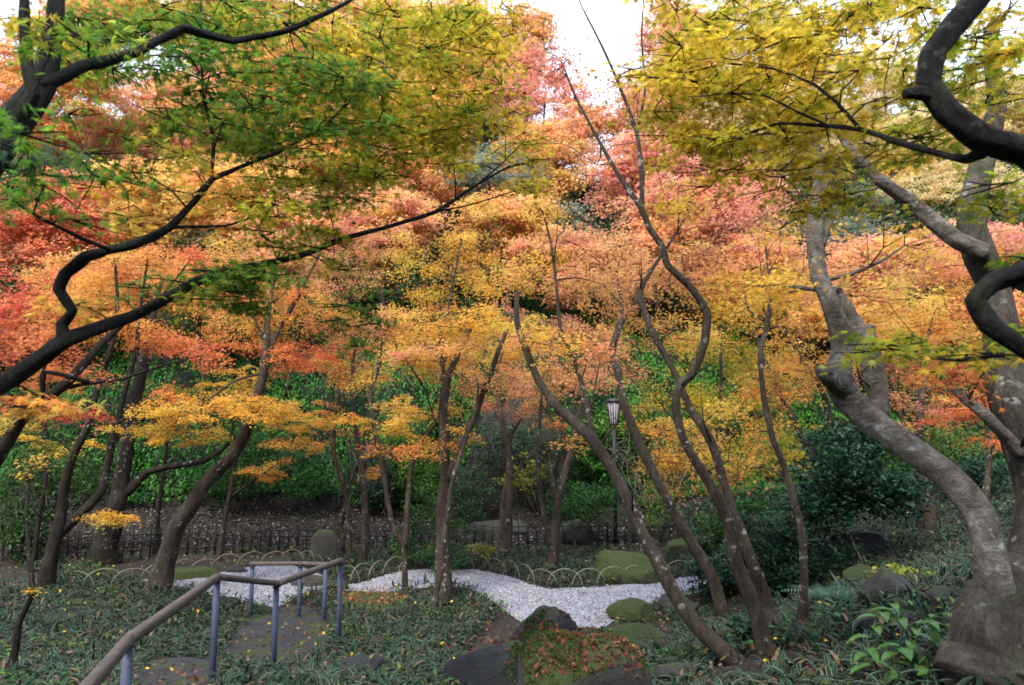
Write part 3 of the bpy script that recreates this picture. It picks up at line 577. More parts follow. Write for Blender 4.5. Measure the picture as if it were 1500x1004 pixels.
# ---- right side
tree('maple_tree', 'big pale grey maple on a gnarled stump, one trunk leaning left and one upright', 'tree', (1466, 1012),
 [[(1492, 1050, 0, 180), (1488, 985, 0, 168), (1482, 930, 0, 150), (1480, 895, .05, 128), (1486, 865, .1, 100), (1496, 830, .15, 72), (1506, 780, .2, 60), (1512, 720, .3, 58), (1504, 650, .3, 60), (1490, 590, .3, 56), (1478, 540, .4, 50), (1470, 480, .4, 46), (1452, 420, .5, 42), (1432, 375, .5, 44), (1422, 335, .5, 38), (1428, 290, .5, 34), (1440, 240, .6, 32), (1460, 150, .7, 26), (1450, 40, .8, 18)],
  [(1470, 905, 0, 70), (1456, 850, 0, 56), (1447, 800, .1, 47), (1428, 752, .2, 45), (1388, 703, .3, 42), (1335, 657, .5, 41), (1278, 614, .7, 40), (1243, 582, .8, 42), (1228, 550, .8, 40), (1231, 512, .9, 35), (1217, 450, .9, 31), (1199, 400, 1.0, 29), (1194, 350, 1.0, 27), (1196, 300, 1.1, 25), (1201, 260, 1.2, 20), (1196, 210, 1.3, 12), (1185, 150, 1.4, 8), (1170, 90, 1.5, 5)],
  [(1240, 574, .8, 36), (1222, 560, .75, 32), (1207, 547, .7, 26), (1199, 537, .7, 15)],
  [(1292, 612, .9, 26), (1283, 565, 1.0, 32), (1272, 520, 1.0, 32), (1256, 482, 1.1, 28), (1240, 452, 1.1, 22), (1222, 420, 1.1, 14)],
  [(1268, 520, 1.05, 26), (1270, 495, 1.1, 28), (1272, 477, 1.1, 22)],
  [(1203, 362, 1.0, 14), (1214, 322, 1.1, 14), (1228, 300, 1.1, 12), (1256, 287, 1.2, 8), (1285, 275, 1.3, 5), (1330, 240, 1.4, 3)],
  [(1208, 412, 1.0, 6), (1250, 400, 1.0, 6), (1290, 383, 1.0, 5), (1325, 360, 1.1, 3)],
  [(1196, 425, 1.0, 7), (1170, 421, 1.0, 6), (1146, 420, 1.1, 4)],
  [(1440, 372, .4, 30), (1400, 350, .4, 26), (1350, 310, .5, 24), (1290, 265, .5, 21), (1250, 222, .6, 16), (1230, 195, .6, 11), (1200, 150, .7, 6), (1160, 110, .8, 4)],
  [(1496, 665, .2, 22), (1478, 645, .2, 21), (1448, 612, .2, 20), (1420, 590, .3, 16), (1395, 570, .4, 10), (1370, 545, .5, 5)],
  [(1425, 1050, -.05, 70), (1430, 985, -.05, 66), (1442, 930, 0, 56), (1456, 890, 0, 44), (1470, 850, 0, 36)]],
 [(1270, 330, 1.8, 90, 40, 'gold', .35), (1300, 430, 2.2, 90, 45, 'goldor', .5), (1180, 320, 1.6, 70, 40, 'gold', .35), (1440, 480, 1.0, 60, 50, 'greeny', .3), (1390, 560, 1.2, 50, 25, 'goldor', .6), (1380, 555, .4, 40, 20, 'redor', 1.6, .3)],
 BARKG, leaf=.05, n_leaf=50, srad=.32, k=6, sides=30, rough=.17, flare=1.05, bark0=BARKS)
tree('maple_tree', 'upright brown maple with a knobbly fork under orange leaves, right of the big grey limb', 'tree', (1364, 788),
 [[(1364, 788, 0, 22), (1352, 700, 0, 19), (1343, 650, 0, 17), (1349, 590, 0, 15), (1354, 545, .1, 12), (1352, 520, .2, 8), (1365, 470, .3, 4)],
  [(1345, 690, 0, 9), (1326, 630, .1, 7), (1312, 570, .2, 5), (1306, 520, .3, 3)],
  [(1350, 550, .1, 8), (1335, 525, .2, 6), (1325, 495, .3, 4)]],
 [(1340, 480, .6, 110, 45, 'goldor', .9), (1300, 540, .5, 70, 35, 'salmon', .8), (1390, 590, .6, 50, 18, 'redor', 1.1), (1350, 390, 1.0, 110, 40, 'salmon', .9), (1440, 400, 1.0, 80, 50, 'orange', .7), (1420, 530, .6, 70, 25, 'goldor', .7)],
 BARK, leaf=.046, n_leaf=75, srad=.38, k=8)
tree('maple_tree', 'dark slanting double-stemmed maple rising out of the green shrubs behind the slim wavy trunk', 'tree', (1212, 742),
 [[(1212, 742, 0, 14), (1200, 695, 0, 13), (1182, 655, 0, 11), (1150, 590, .1, 10), (1120, 530, .2, 8), (1104, 480, .3, 5), (1090, 430, .4, 3)],
  [(1218, 735, .1, 13), (1217, 640, .1, 11), (1212, 590, .2, 10), (1198, 560, .2, 8), (1170, 520, .4, 6), (1150, 480, .5, 4)],
  [(1205, 692, 0, 8), (1180, 686, -.1, 7), (1162, 670, -.1, 5)]],
 [(1160, 540, .5, 90, 45, 'goldor', .9), (1120, 600, .4, 60, 30, 'olive', .9), (1180, 640, .3, 40, 25, 'olive', .7), (1080, 540, .6, 80, 35, 'olive', .8), (1190, 680, 0, 20, 6, 'gold', .8, .3), (1160, 440, .8, 70, 30, 'goldor', .8)],
 BARKD, leaf=.044, n_leaf=70, srad=.34, k=8, sides=10)
tree('maple_sapling', 'bare upright stem with thin side twigs behind the S-shaped trunk', 'tree', (1052, 795),
 [[(1052, 795, 0, 8), (1055, 700, 0, 8), (1056, 600, 0, 7), (1056, 520, .1, 6), (1060, 470, .2, 4), (1050, 420, .3, 3)]],
 [(1060, 600, .5, 60, 60, 'ygreen', 1.2), (1110, 660, .6, 60, 40, 'ygreen', .9), (1040, 500, .8, 60, 40, 'ygreen', .8), (1060, 560, .5, 50, 20, 'lime', .6)], BARKD, leaf=.045, n_leaf=60, srad=.34, k=8, sides=8)
tree('maple_tree', 'coral-leaved maple half hidden behind the right edge trunk', 'tree', (1440, 790),
 [[(1440, 790, 0, 16), (1445, 720, 0, 13), (1450, 650, .1, 9), (1440, 600, .2, 5)]],
 [(1455, 650, 0, 40, 25, 'redor', 1.2, .6), (1400, 610, .3, 50, 16, 'redor', 1.0), (1340, 600, .4, 60, 25, 'salmon', .7)], BARK, leaf=.046, n_leaf=75, srad=.34, k=8, sides=10)
# ---- near trees at both edges
tree('maple_tree', 'near dark maple at the upper left with long arching branches of green leaves', 'tree', (-420, 1500),
 [[(-420, 1500, 0, 260), (-300, 1000, 0, 190), (-180, 600, 0, 150), (-100, 350, .1, 100), (-10, 215, .2, 72), (55, 125, .3, 48), (80, 30, .4, 32), (90, -80, .5, 22)],
  [(20, 190, .2, 36), (52, 140, .2, 26), (40, 90, .2, 22), (35, 0, .2, 20), (25, -80, .3, 14)],
  [(60, 130, .3, 30), (125, 98, .4, 22), (200, 78, .5, 19), (270, 42, .6, 17), (340, 60, .7, 15), (420, 45, .8, 11), (500, 8, .9, 9), (560, -30, 1.0, 5)],
  [(-150, 640, .2, 60), (-70, 600, .4, 44), (0, 562, .6, 34), (60, 525, .7, 31), (100, 497, .7, 30), (190, 465, .9, 25), (235, 443, 1.0, 22), (290, 412, 1.2, 18), (360, 392, 1.4, 16), (440, 375, 1.6, 13), (500, 350, 1.8, 10), (560, 335, 2.0, 9), (640, 310, 2.3, 8), (700, 270, 2.6, 6), (745, 245, 2.8, 4), (792, 235, 3.0, 3)],
  [(93, 503, .7, 22), (90, 475, .7, 21), (106, 455, .7, 19), (86, 425, .7, 23), (98, 400, .7, 22), (125, 377, .7, 22), (155, 368, .8, 20), (200, 358, .8, 18), (250, 333, .9, 15), (285, 295, 1.0, 13), (312, 262, 1.1, 11), (375, 235, 1.2, 8), (410, 222, 1.3, 7), (480, 180, 1.5, 6), (530, 130, 1.7, 5), (565, 25, 1.9, 3)],
  [(160, 366, .7, 9), (110, 345, .6, 8), (60, 320, .5, 7), (20, 295, .4, 5)],
  [(252, 333, .9, 6), (330, 331, 1.0, 5), (392, 312, 1.1, 3)],
  [(310, 263, 1.1, 8), (313, 205, 1.1, 7), (298, 140, 1.1, 6), (294, 60, 1.1, 5), (294, -20, 1.1, 4)],
  [(640, 310, 2.3, 4), (690, 300, 2.4, 3), (780, 272, 2.6, 2)],
  [(700, 270, 2.6, 4), (735, 240, 2.7, 3), (770, 205, 2.8, 2)],
  [(130, 560, .5, 9), (66, 545, .5, 8), (62, 600, .5, 5)]],
 [(60, 280, .3, 90, 60, 'green', .6, .25), (200, 60, 1.0, 170, 60, 'green', .9, .5), (420, 150, 1.3, 160, 80, 'green', .9, .5), (330, 30, 1.2, 160, 50, 'greeny', 1.0, .5), (560, 80, 1.8, 120, 80, 'olive', .8, .6), (640, 60, 2.0, 100, 60, 'olive', .9, .6), (560, 220, 1.9, 120, 60, 'ygreen', 1.0, .6), (480, 280, 1.7, 130, 45, 'ygreen', .8, .5), (650, 160, 2.2, 90, 70, 'olive', .8, .6), (300, 420, 1.3, 90, 50, 'green', .9, .4), (440, 370, 1.7, 90, 40, 'ygreen', .8, .4), (520, 460, 1.9, 40, 60, 'green', .5, .4), (180, 200, .8, 120, 60, 'greeny', .45, .4), (30, 30, .4, 60, 50, 'olive', .5, .3), (0, 220, .2, 60, 60, 'dgreen', .6, .3), (240, 290, 1.2, 120, 50, 'gold', .5, .4), (150, 420, 1.0, 60, 50, 'gold', .15, .4), (700, 30, 2.3, 60, 40, 'olive', .7, .5), (350, 210, 1.6, 100, 70, 'ygreen', .4, .4), (450, 50, 1.6, 250, 60, 'ygreen', .5, .5), (640, 110, 2.1, 110, 110, 'ygreen', .4, .6), (735, 60, 2.5, 50, 50, 'olive', .5, .5), (95, 80, -.1, 60, 45, 'greeny', .7, .1), (40, 190, -.2, 60, 30, 'green', .7, .1), (480, 130, 1.5, 120, 60, 'ygreen', .4, .4), (330, 415, 1.0, 90, 35, 'greeny', .5, .2), (560, 190, 1.9, 110, 70, 'olive', .5, .5), (730, 150, 2.6, 50, 40, 'olive', .35, .5), (690, 220, 2.7, 60, 30, 'olive', .4, .5), (120, 80, .9, 110, 70, 'greeny', .5, .4), (150, -330, 2.6, 380, 150, 'greeny', .3, 2.6), (650, -330, 3.2, 330, 150, 'olive', .3, 3.0), (-250, 100, 2.5, 200, 250, 'greeny', .4, 1.5)],  # blobs above the frame: unseen canopy added to hold sky light off the ground
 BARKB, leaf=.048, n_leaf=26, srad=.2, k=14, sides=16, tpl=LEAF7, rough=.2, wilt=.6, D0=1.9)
tree('maple_tree', 'near black-limbed maple at the upper right with yellow-green leaves overhead', 'tree', (1900, 1600),
 [[(1900, 1600, 0, 260), (1800, 1000, .1, 190), (1700, 600, .2, 150), (1620, 400, .3, 120), (1620, 200, .5, 90), (1640, 0, .7, 70)],
  [(1640, 330, .3, 90), (1570, 262, .3, 76), (1500, 218, .3, 62), (1435, 200, .3, 58), (1388, 165, .3, 52), (1360, 125, .3, 46), (1366, 80, .3, 44), (1395, 38, .3, 46), (1430, 0, .3, 48), (1475, -60, .3, 44)],
  [(1372, 140, .3, 34), (1345, 135, .28, 26), (1326, 138, .27, 18)],
  [(1670, 520, .3, 60), (1580, 420, .2, 54), (1510, 398, .1, 46), (1455, 412, .1, 42), (1428, 440, .1, 38), (1450, 478, .1, 38), (1500, 512, .1, 32), (1570, 560, .1, 26)],
  [(1440, 222, .35, 26), (1415, 234, .4, 18), (1375, 226, .5, 14), (1310, 207, .6, 12), (1262, 190, .8, 10), (1215, 185, .9, 8), (1140, 181, 1.1, 6), (1070, 205, 1.3, 4), (1020, 215, 1.5, 3)],
  [(1262, 191, .8, 9), (1225, 150, .9, 7), (1190, 122, 1.0, 6), (1130, 100, 1.2, 5), (1060, 93, 1.4, 4), (1000, 110, 1.6, 3)],
  [(1215, 185, .9, 5), (1170, 165, 1.0, 5), (1120, 140, 1.2, 4), (1050, 135, 1.4, 3)],
  [(1470, 520, .1, 10), (1400, 528, .3, 6), (1300, 520, .5, 4)]],
 [(1060, 90, 1.5, 140, 60, 'olive', 1.0, .5), (1180, 60, 1.2, 140, 50, 'olive', .9, .5), (1080, 180, 1.5, 130, 50, 'olive', 1.0, .5), (1180, 270, 1.4, 100, 45, 'olive', .8, .5), (1290, 90, .9, 90, 60, 'olive', .6, .4), (1290, 200, 1.0, 90, 50, 'ygreen', .6, .4), (1440, 60, .7, 90, 60, 'ygreen', .6, .4), (1420, 270, .7, 90, 40, 'ygreen', .5, .4), (1440, 500, .5, 90, 40, 'ygreen', .5, .3), (1330, 480, .9, 60, 25, 'ygreen', .25, .3), (1460, 380, .5, 50, 40, 'ygreen', .4, .3), (970, 140, 1.8, 50, 50, 'olive', .8, .4), (1150, 8, 1.3, 250, 28, 'olive', .7, .5), (1430, 15, .8, 100, 30, 'ygreen', .7, .4), (1300, 60, 1.2, 150, 50, 'olive', .4, .4), (1010, 30, 1.6, 70, 40, 'olive', .7, .4), (1000, 260, 1.8, 60, 25, 'olive', .5, .4), (1200, 130, 1.3, 150, 90, 'olive', .5, .5), (1400, 120, 1.0, 110, 110, 'ygreen', .5, .4), (1320, 20, 1.0, 120, 40, 'ygreen', .5, .4), (1110, 230, 1.5, 120, 50, 'olive', .5, .5), (1250, -330, 3.0, 360, 150, 'olive', .3, 2.8), (1750, 100, 2.5, 180, 250, 'ygreen', .4, 1.5)],  # blob far above the frame is unseen, added to block light from overhead
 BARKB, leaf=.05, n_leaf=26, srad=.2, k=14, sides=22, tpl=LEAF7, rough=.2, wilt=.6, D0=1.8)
# ---- trees on the wooded slope behind the garden
SL = 'trees on the wooded slope behind the garden'
def hill(px, py, d, rx, ry, pal, label, pals=None, lean=0, kind='maple_tree', leaf=.12, dens=1.0, bark=None):
    top = P(px, py, d); bx = top.x + lean; bz = th(bx, d)
    v = Vector((bx, d, bz)); pyb = 502 - F * math.tan(math.atan2(bz - EYE, d) - PITCH); pxb = 750 + bx * F / (d * math.cos(PITCH) + (bz - EYE) * math.sin(PITCH))
    wd = 7 if d < 26 else 5
    h = pyb - py
    # build in pixels at absolute depth
    stems = [[(pxb, pyb, 0, wd * 1.6), (pxb * .7 + px * .3 + 6, pyb - h * .35, 0, wd * 1.3), (pxb * .3 + px * .7 - 5, pyb - h * .7, 0, wd), (px, py - ry * .5, 0, 3)]]
    cr = [(px, py, 0, rx, ry, pal, dens)]
    if pals: cr.append((px + rx * .3, py - ry * .3, 0, rx * .6, ry * .6, pals, dens * .6))
    return tree(kind, label, 'tree', (pxb, pyb), stems, cr, bark or BARK, leaf=leaf, n_leaf=50, srad=.62, k=1.5, sides=7, group=SL, tpl=LEAF3, D0=d, wilt=.58)
hill(60, 330, 20, 110, 80, 'redor', 'crimson-orange maple on the slope at the far left edge', 'red')
hill(60, 130, 25, 110, 100, 'orange', 'tall orange maple behind the near left trunk', 'goldor')
hill(200, 300, 22, 110, 70, 'goldor', 'bright orange maple on the slope left of the arching branch', 'gold')
hill(230, 180, 27, 120, 80, 'salmon', 'salmon maple high on the left slope', 'goldor')
hill(350, 130, 30, 100, 80, 'pink', 'pink-red maple high on the slope between the upper left branches')
hill(350, 290, 21, 100, 70, 'goldor', 'golden-orange maple on the slope behind the green near leaves', 'gold')
hill(430, 340, 19.5, 90, 60, 'salmon', 'salmon maple at the cliff top left of centre', 'pink')
hill(470, 110, 34, 100, 80, 'grey', 'grey-green tree high on the slope left of centre', kind='broadleaf_tree')
hill(560, 330, 20, 90, 60, 'salmon', 'pale salmon maple at the cliff top behind the central maple', 'goldor')
hill(500, 230, 26, 90, 70, 'goldor', 'golden maple on the slope behind the arching branch tips', 'salmon')
hill(620, 260, 24, 80, 60, 'salmon', 'salmon-gold maple on the slope below the dark conifers', 'goldor')
hill(600, 110, 36, 110, 90, 'pale', 'pale yellow-grey tree near the slope top left of the sky gap', 'grey', kind='broadleaf_tree')
hill(700, 280, 28, 70, 50, 'dgreen', 'dark evergreen in the gap above the branch tips', kind='evergreen_tree')
hill(710, 170, 38, 70, 60, 'grey', 'grey-green tree below the sky gap', kind='broadleaf_tree')
hill(740, 330, 20.5, 80, 50, 'goldor', 'golden maple at the cliff top right of the central maple', 'salmon')
hill(800, 160, 30, 80, 60, 'pink', 'pink maple standing right under the sky gap', 'salmon', dens=.45)
hill(790, 240, 26, 80, 60, 'goldor', 'golden-pink maple on the mid slope under the sky gap', 'salmon')
hill(840, 290, 30, 70, 45, 'dgreen', 'dark evergreen on the slope behind the S-shaped trunk', kind='evergreen_tree')
hill(820, 390, 19.5, 80, 60, 'salmon', 'salmon maple low on the slope behind the lantern', 'pink')
hill(930, 250, 22, 80, 60, 'pink', 'raspberry-pink maple behind the fork of the S-shaped trunk', 'salmon')
hill(960, 380, 19.5, 90, 60, 'salmon', 'soft salmon maple low on the slope right of the lantern', 'goldor')
hill(1000, 170, 30, 80, 60, 'goldor', 'golden maple high behind the upper right leaves', 'salmon')
hill(1060, 290, 22, 90, 60, 'pink', 'pink-red maple on the slope left of the pale grey trunk', 'salmon')
hill(1100, 400, 19.5, 90, 60, 'salmon', 'salmon maple low behind the slim wavy trunk', 'goldor')
hill(1140, 300, 33, 80, 60, 'grey', 'blue-grey tree seen past the pale grey trunk', 'dgreen', kind='broadleaf_tree')
hill(1130, 200, 34, 90, 60, 'pale', 'cream-yellow tree high on the right slope', kind='broadleaf_tree')
hill(1270, 320, 30, 90, 50, 'grey', 'grey-green tree between the pale trunk and the lichened limb', 'pale', kind='broadleaf_tree')
hill(1250, 220, 36, 90, 60, 'pale', 'pale gold tree on the slope top behind the lichened limb', 'gold', kind='broadleaf_tree')
hill(1290, 390, 19.5, 100, 50, 'salmon', 'rosy salmon maple right of the pale grey trunk', 'pink')
hill(1400, 290, 30, 110, 60, 'pale', 'cream tree on the slope at the right behind the dark limbs', kind='broadleaf_tree')
hill(1440, 370, 21, 100, 50, 'pink', 'dusky pink maple at the right edge of the slope', 'salmon')
hill(1450, 180, 38, 100, 80, 'pale', 'pale yellow tree topmost at the right edge', 'olive', kind='broadleaf_tree')
hill(1250, 470, 18.5, 90, 50, 'goldor', 'golden maple behind the paired grey trunks', 'salmon')
hill(1430, 470, 18.5, 90, 50, 'goldor', 'golden-orange maple low at the right edge', 'orange')
hill(300, 420, 18.8, 90, 50, 'orange', 'orange maple low on the slope left of the leaning trunk', 'redor')
hill(130, 420, 18.8, 100, 60, 'orange', 'orange-gold maple low on the slope at the left', 'goldor')
hill(20, 480, 18.6, 80, 50, 'redor', 'red-orange maple low at the far left edge', 'orange')

hill(330, 30, 36, 110, 70, 'salmon', 'salmon maple topmost behind the upper left leaves', 'goldor')
hill(520, 40, 36, 110, 70, 'goldor', 'golden maple topmost behind the long upper branch', 'pale')
hill(660, 60, 33, 90, 70, 'goldor', 'tall golden maple rising to the top left of the sky gap', 'olive')
hill(750, 110, 31, 50, 50, 'pink', 'small pink maple at the left rim of the sky gap', 'salmon')
hill(1010, 90, 30, 60, 60, 'salmon', 'salmon maple at the right rim of the sky gap', 'goldor')
hill(1100, 50, 34, 90, 60, 'olive', 'yellow tree topmost behind the upper right leaves', 'pale', dens=.7, kind='broadleaf_tree')
hill(1300, 130, 36, 100, 60, 'pale', 'sparse pale tree against the sky behind the black limb', 'olive', dens=.45, kind='broadleaf_tree')
hill(140, 20, 34, 100, 60, 'goldor', 'golden-orange maple topmost at the upper left corner', 'orange')

hill(440, 100, 27, 120, 80, 'goldor', 'broad golden maple behind the upper left green leaves', 'salmon')
hill(600, 170, 26, 100, 70, 'goldor', 'golden maple left of the dark conifers', 'gold', dens=.8)
hill(690, 110, 27, 60, 60, 'goldor', 'golden maple close left of the sky gap', 'pink', dens=.7)
hill(960, 150, 26, 60, 50, 'salmon', 'salmon maple close right of the sky gap', 'pink', dens=.8)
hill(1080, 150, 27, 90, 60, 'pale', 'cream-gold tree behind the upper right branches', 'goldor', kind='broadleaf_tree')
hill(1220, 120, 40, 110, 60, 'pale', 'far pale tree high behind the grey trunk', kind='broadleaf_tree', dens=.8)
hill(1380, 210, 33, 100, 60, 'pale', 'far cream tree between the black limb and the lichened limb', 'goldor', kind='broadleaf_tree')

hill(400, 190, 31, 70, 45, 'dgreen', 'dark evergreen showing through the upper left leaves', kind='evergreen_tree')
hill(720, 250, 23, 70, 40, 'grey', 'grey-green half-bare tree just left of the mid-slope gap', kind='broadleaf_tree', dens=.7)
hill(800, 330, 22, 70, 40, 'grey', 'grey-green thicket tree behind the leaning trunk tips', kind='broadleaf_tree', dens=.7)
hill(1210, 350, 24, 90, 40, 'grey', 'grey-green tree right behind the pale grey trunk top', kind='broadleaf_tree', dens=.8)

hill(985, 60, 32, 55, 60, 'salmon', 'tall salmon maple closing the right side of the sky gap', 'goldor')
hill(770, 60, 32, 45, 60, 'salmon', 'tall thin pink-gold maple closing the left side of the sky gap', 'goldor', dens=.7)
hill(1010, 300, 20, 90, 50, 'pink', 'vivid pink-red maple between the S-shaped trunk and the pale grey trunk', 'red')
hill(860, 190, 27, 60, 40, 'salmon', 'peach maple under the lower point of the sky gap', 'pink')
# ================================================================== THINGS
ROCKS = []
def rock(px, py, size, mat, label, name='rock', seed=0, rz=0, up=.0, d=None, kind=None, cat='rock', group=None, sub=4, planes=14, pt=None):
    r = np.random.RandomState(seed + 100)
    import bmesh
    if mat is ROCKMM: sub = 5
    bm = bmesh.new(); bmesh.ops.create_icosphere(bm, subdivisions=sub, radius=1)
    D = np.array([v.co[:] for v in bm.verts]); D /= np.linalg.norm(D, axis=1)[:, None]
    N_ = r.randn(planes, 3); N_ /= np.linalg.norm(N_, axis=1)[:, None]; H = .78 + .3 * r.rand(planes)
    q = D @ N_.T; rr = np.min(np.where(q > .12, H[None, :] / np.maximum(q, .12), 3), axis=1); rr = np.minimum(rr, 1.25)
    q2 = D @ N_.T; soft = -np.log(np.sum(np.exp(-9 * np.where(q2 > .12, H[None, :] / np.maximum(q2, .12), 3)), axis=1)) / 9
    rr = np.minimum(.8 * rr + .2 * soft, 1.25)
    rr = rr + .045 * sn(D[:, 0] * 3 + D[:, 2], D[:, 1] * 3 + seed, 1.5) + .02 * sn(D[:, 0] * 8, D[:, 1] * 8 + D[:, 2] * 6, 1.7, seed)
    if mat is ROCKMM: rr = rr + .035 * np.clip(sn(D[:, 0] * 9 + D[:, 2] * 7, D[:, 1] * 9 + seed, 2.0), -1, .6) + .012 * r.randn(len(rr))
    V = D * rr[:, None] * np.array(size)
    c, s = math.cos(rz), math.sin(rz); V = np.stack([V[:, 0] * c - V[:, 1] * s, V[:, 0] * s + V[:, 1] * c, V[:, 2]], -1)
    Fc = np.array([[v.index for v in f.verts] for f in bm.faces]); bm.free()
    p = pt if pt is not None else G(px, py)
    o = link(name, np_mesh(name, V, Fc, 3, smooth=True), mat, None, (p.x, p.y, p.z + size[2] * up))
    tag(o, label, cat, group, kind); ROCKS.append((V + np.array(o.location), Fc)); return o
FR = rock(812, 965, (.50, .50, .52), ROCKM, 'large mossy foreground boulder covered in fallen red maple leaves', seed=3, up=.0, pt=Vector((.40, 5.2, .60)))
rock(0, 0, (.27, .58, .36), ROCKB, 'bare blue-grey slab leaning against the left side of the mossy boulder', seed=5, rz=.5, pt=Vector((-.13, 5.4, .58)))
rock(0, 0, (.27, .28, .30), ROCKB, 'smooth dark rock directly behind the mossy boulder on its left shoulder', seed=8, pt=Vector((.24, 5.85, .74)))
rock(0, 0, (.24, .22, .26), ROCKB, 'small dark rock behind the mossy boulder on its right shoulder', seed=9, pt=Vector((.62, 5.8, .70)))
rock(930, 905, (.32, .26, .17), ROCKMM, 'rounded green-moss rock at the end of the gravel beside the boulder', seed=12, up=.2)
rock(932, 945, (.32, .26, .16), ROCKMM, 'low flat bright moss mound right of the mossy boulder', seed=14, up=.1)
rock(988, 895, (.30, .25, .17), ROCK, 'brownish rock beside the gravel under the leaning trunk', seed=15, up=.2)
rock(918, 848, (.52, .42, .36), ROCKMM, 'big rounded boulder cushioned in moss behind the hoop edging', seed=17, up=.25)
rock(1010, 815, (.34, .3, .3), ROCKMM, 'mossy boulder behind the leaning trunks near the right fence', seed=18, up=.2)
rock(455, 856, (.30, .16, .11), ROCK, 'flat grey stone at the edge of the gravel pool', seed=21, up=.2)
rock(490, 864, (.17, .14, .12), ROCK, 'small upright grey stone beside the flat one at the gravel pool', seed=22, up=.3)
rock(345, 838, (.22, .12, .09), ROCK, 'low flat stone at the back of the gravel pool', seed=23, up=.2)
rock(275, 846, (.42, .22, .13), ROCKMM, 'long low mossy stone behind the left gravel pool', seed=24, up=.2)
rock(528, 995, (.20, .16, .16), ROCKB, 'dark half-buried rock among the bamboo grass at the bottom', seed=25, up=.2)
rock(1302, 890, (.21, .18, .20), ROCK, 'brown pointed rock in the bamboo grass left of the gnarled stump', seed=26, up=.5)
rock(1305, 925, (.24, .18, .12), ROCKB, 'dark flat rock in front of the brown pointed rock', seed=27, up=.3)
rock(1255, 815, (.5, .35, .3), ROCKB, 'dark boulder in shade behind the right shrub stem', seed=28, up=.3)
rock(1268, 862, (.2, .2, .22), ROCKMM, 'mossy lump beside the right shrub stem', seed=29, up=.3)
rock(1390, 895, (.16, .13, .12), ROCK, 'pale grey rock touching the gnarled stump', seed=30, up=.3)
rock(735, 778, (.7, .35, .22), ROCK, 'brown flat rock behind the fence below the rock opening', seed=31, up=.2)
rock(843, 792, (.5, .35, .3), ROCK, 'grey stone behind the right fence', seed=33, up=.3)
rock(1000, 998, (.28, .12, .1), ROCK, 'reddish-brown rock lying at the bottom edge right of the mossy boulder', seed=34, up=.1)
# standing stone
def standing_stone():
    p = G(475, 822); mb = MB(p); h = .62
    prof = [(-.05, .29, .16), (.15, .285, .155), (.3, .26, .15), (.42, .235, .145), (.5, .20, .13), (.555, .15, .11), (.585, .08, .06), (.59, .01, .01)]
    k = 20; V = []; 
    for z, a, b in prof:
        for q in range(k):
            t_ = q * 2 * math.pi / k; cx, sx_ = math.cos(t_), math.sin(t_)
            e = (abs(cx) ** 3 + abs(sx_) ** 3) ** (-1 / 3); nn = 1 + .05 * math.sin(3 * t_ + z * 9) + .03 * math.sin(7 * t_ + z * 20)
            V.append((p.x + cx * e * a * nn, p.y + sx_ * e * b * nn, p.z + z))
    Fc = [(i_ * k + q, i_ * k + (q + 1) % k, (i_ + 1) * k + (q + 1) % k, (i_ + 1) * k + q) for i_ in range(len(prof) - 1) for q in range(k)]
    mb.add(V, Fc); o = mb.build('standing_stone', rock_mat('carved_stone', (.02, .019, .018), (.07, .068, .06), .3), None, True, p)
    tag(o, 'weathered round-topped standing stone before the left fence', 'stone marker')
standing_stone()
# stepping slabs
def slab(poly, th_, label, mat=SLAB, name='stepping_stone', zoff=.05, seed=0):
    pts = catmull(np.array(poly + [poly[0]], float), 6)[:-1]
    W = np.array([tuple(G(*q)) for q in pts]); c = W.mean(0); zt = W[:, 2].mean() + zoff; n_ = len(W)
    r = np.random.RandomState(seed); V = []; rings = [0, .3, .6, .85, .97, 1.0, 1.02, 1.03]
    V.append((c[0], c[1], zt + .01))
    dz = (W[:, 2] - W[:, 2].mean()) * .8
    for k_, s_ in enumerate(rings[1:]):
        for q in range(n_):
            x = c[0] + (W[q, 0] - c[0]) * s_; y = c[1] + (W[q, 1] - c[1]) * s_
            z = zt + dz[q] * min(s_, 1) + .012 * float(sn(x, y, 5, seed)) + .006 * float(sn(x, y, 14, seed))
            if k_ == 3: z -= .006
            if k_ == 4: z -= .02
            if k_ == 5: z -= .06
            if k_ == 6: z -= th_
            V.append((x, y, z))
    Fc = [(0, 1 + q, 1 + (q + 1) % n_) for q in range(n_)]
    for k_ in range(len(rings) - 2):
        for q in range(n_):
            a = 1 + k_ * n_; b = a + n_; Fc.append((a + q, b + q, b + (q + 1) % n_, a + (q + 1) % n_))
    mb = MB(c); mb.add(V, Fc); o = mb.build(name, mat, None, True, tuple(c)); tag(o, label, 'stepping stone'); 
    VV = np.array(V); T3 = []
    for f in Fc: T3.append(f[:3]); 
    for f in Fc:
        if len(f) == 4: T3.append((f[0], f[2], f[3]))
    ROCKS.append((VV, np.array(T3))); return o
slab([(330, 958), (345, 930), (378, 910), (420, 903), (462, 906), (484, 925), (478, 950), (440, 975), (390, 990), (340, 985)], .2, 'wide moss-edged stepping slab between the two handrails', seed=1)
slab([(395, 905), (410, 893), (438, 889), (462, 893), (466, 904), (430, 902)], .12, 'small dark stepping slab at the top of the flight near the far rail posts', seed=2, zoff=.02)
slab([(195, 1000), (215, 982), (270, 978), (318, 983), (310, 1010), (250, 1030), (190, 1025)], .15, 'dark stepping slab at the bottom of the photo below the handrail', seed=3, zoff=.06)
slab([(52, 895), (90, 882), (140, 882), (168, 893), (150, 905), (95, 910)], .12, 'flat dark stone lying in the bamboo grass at the left', ROCKB, 'flat_stone', .06, 4)
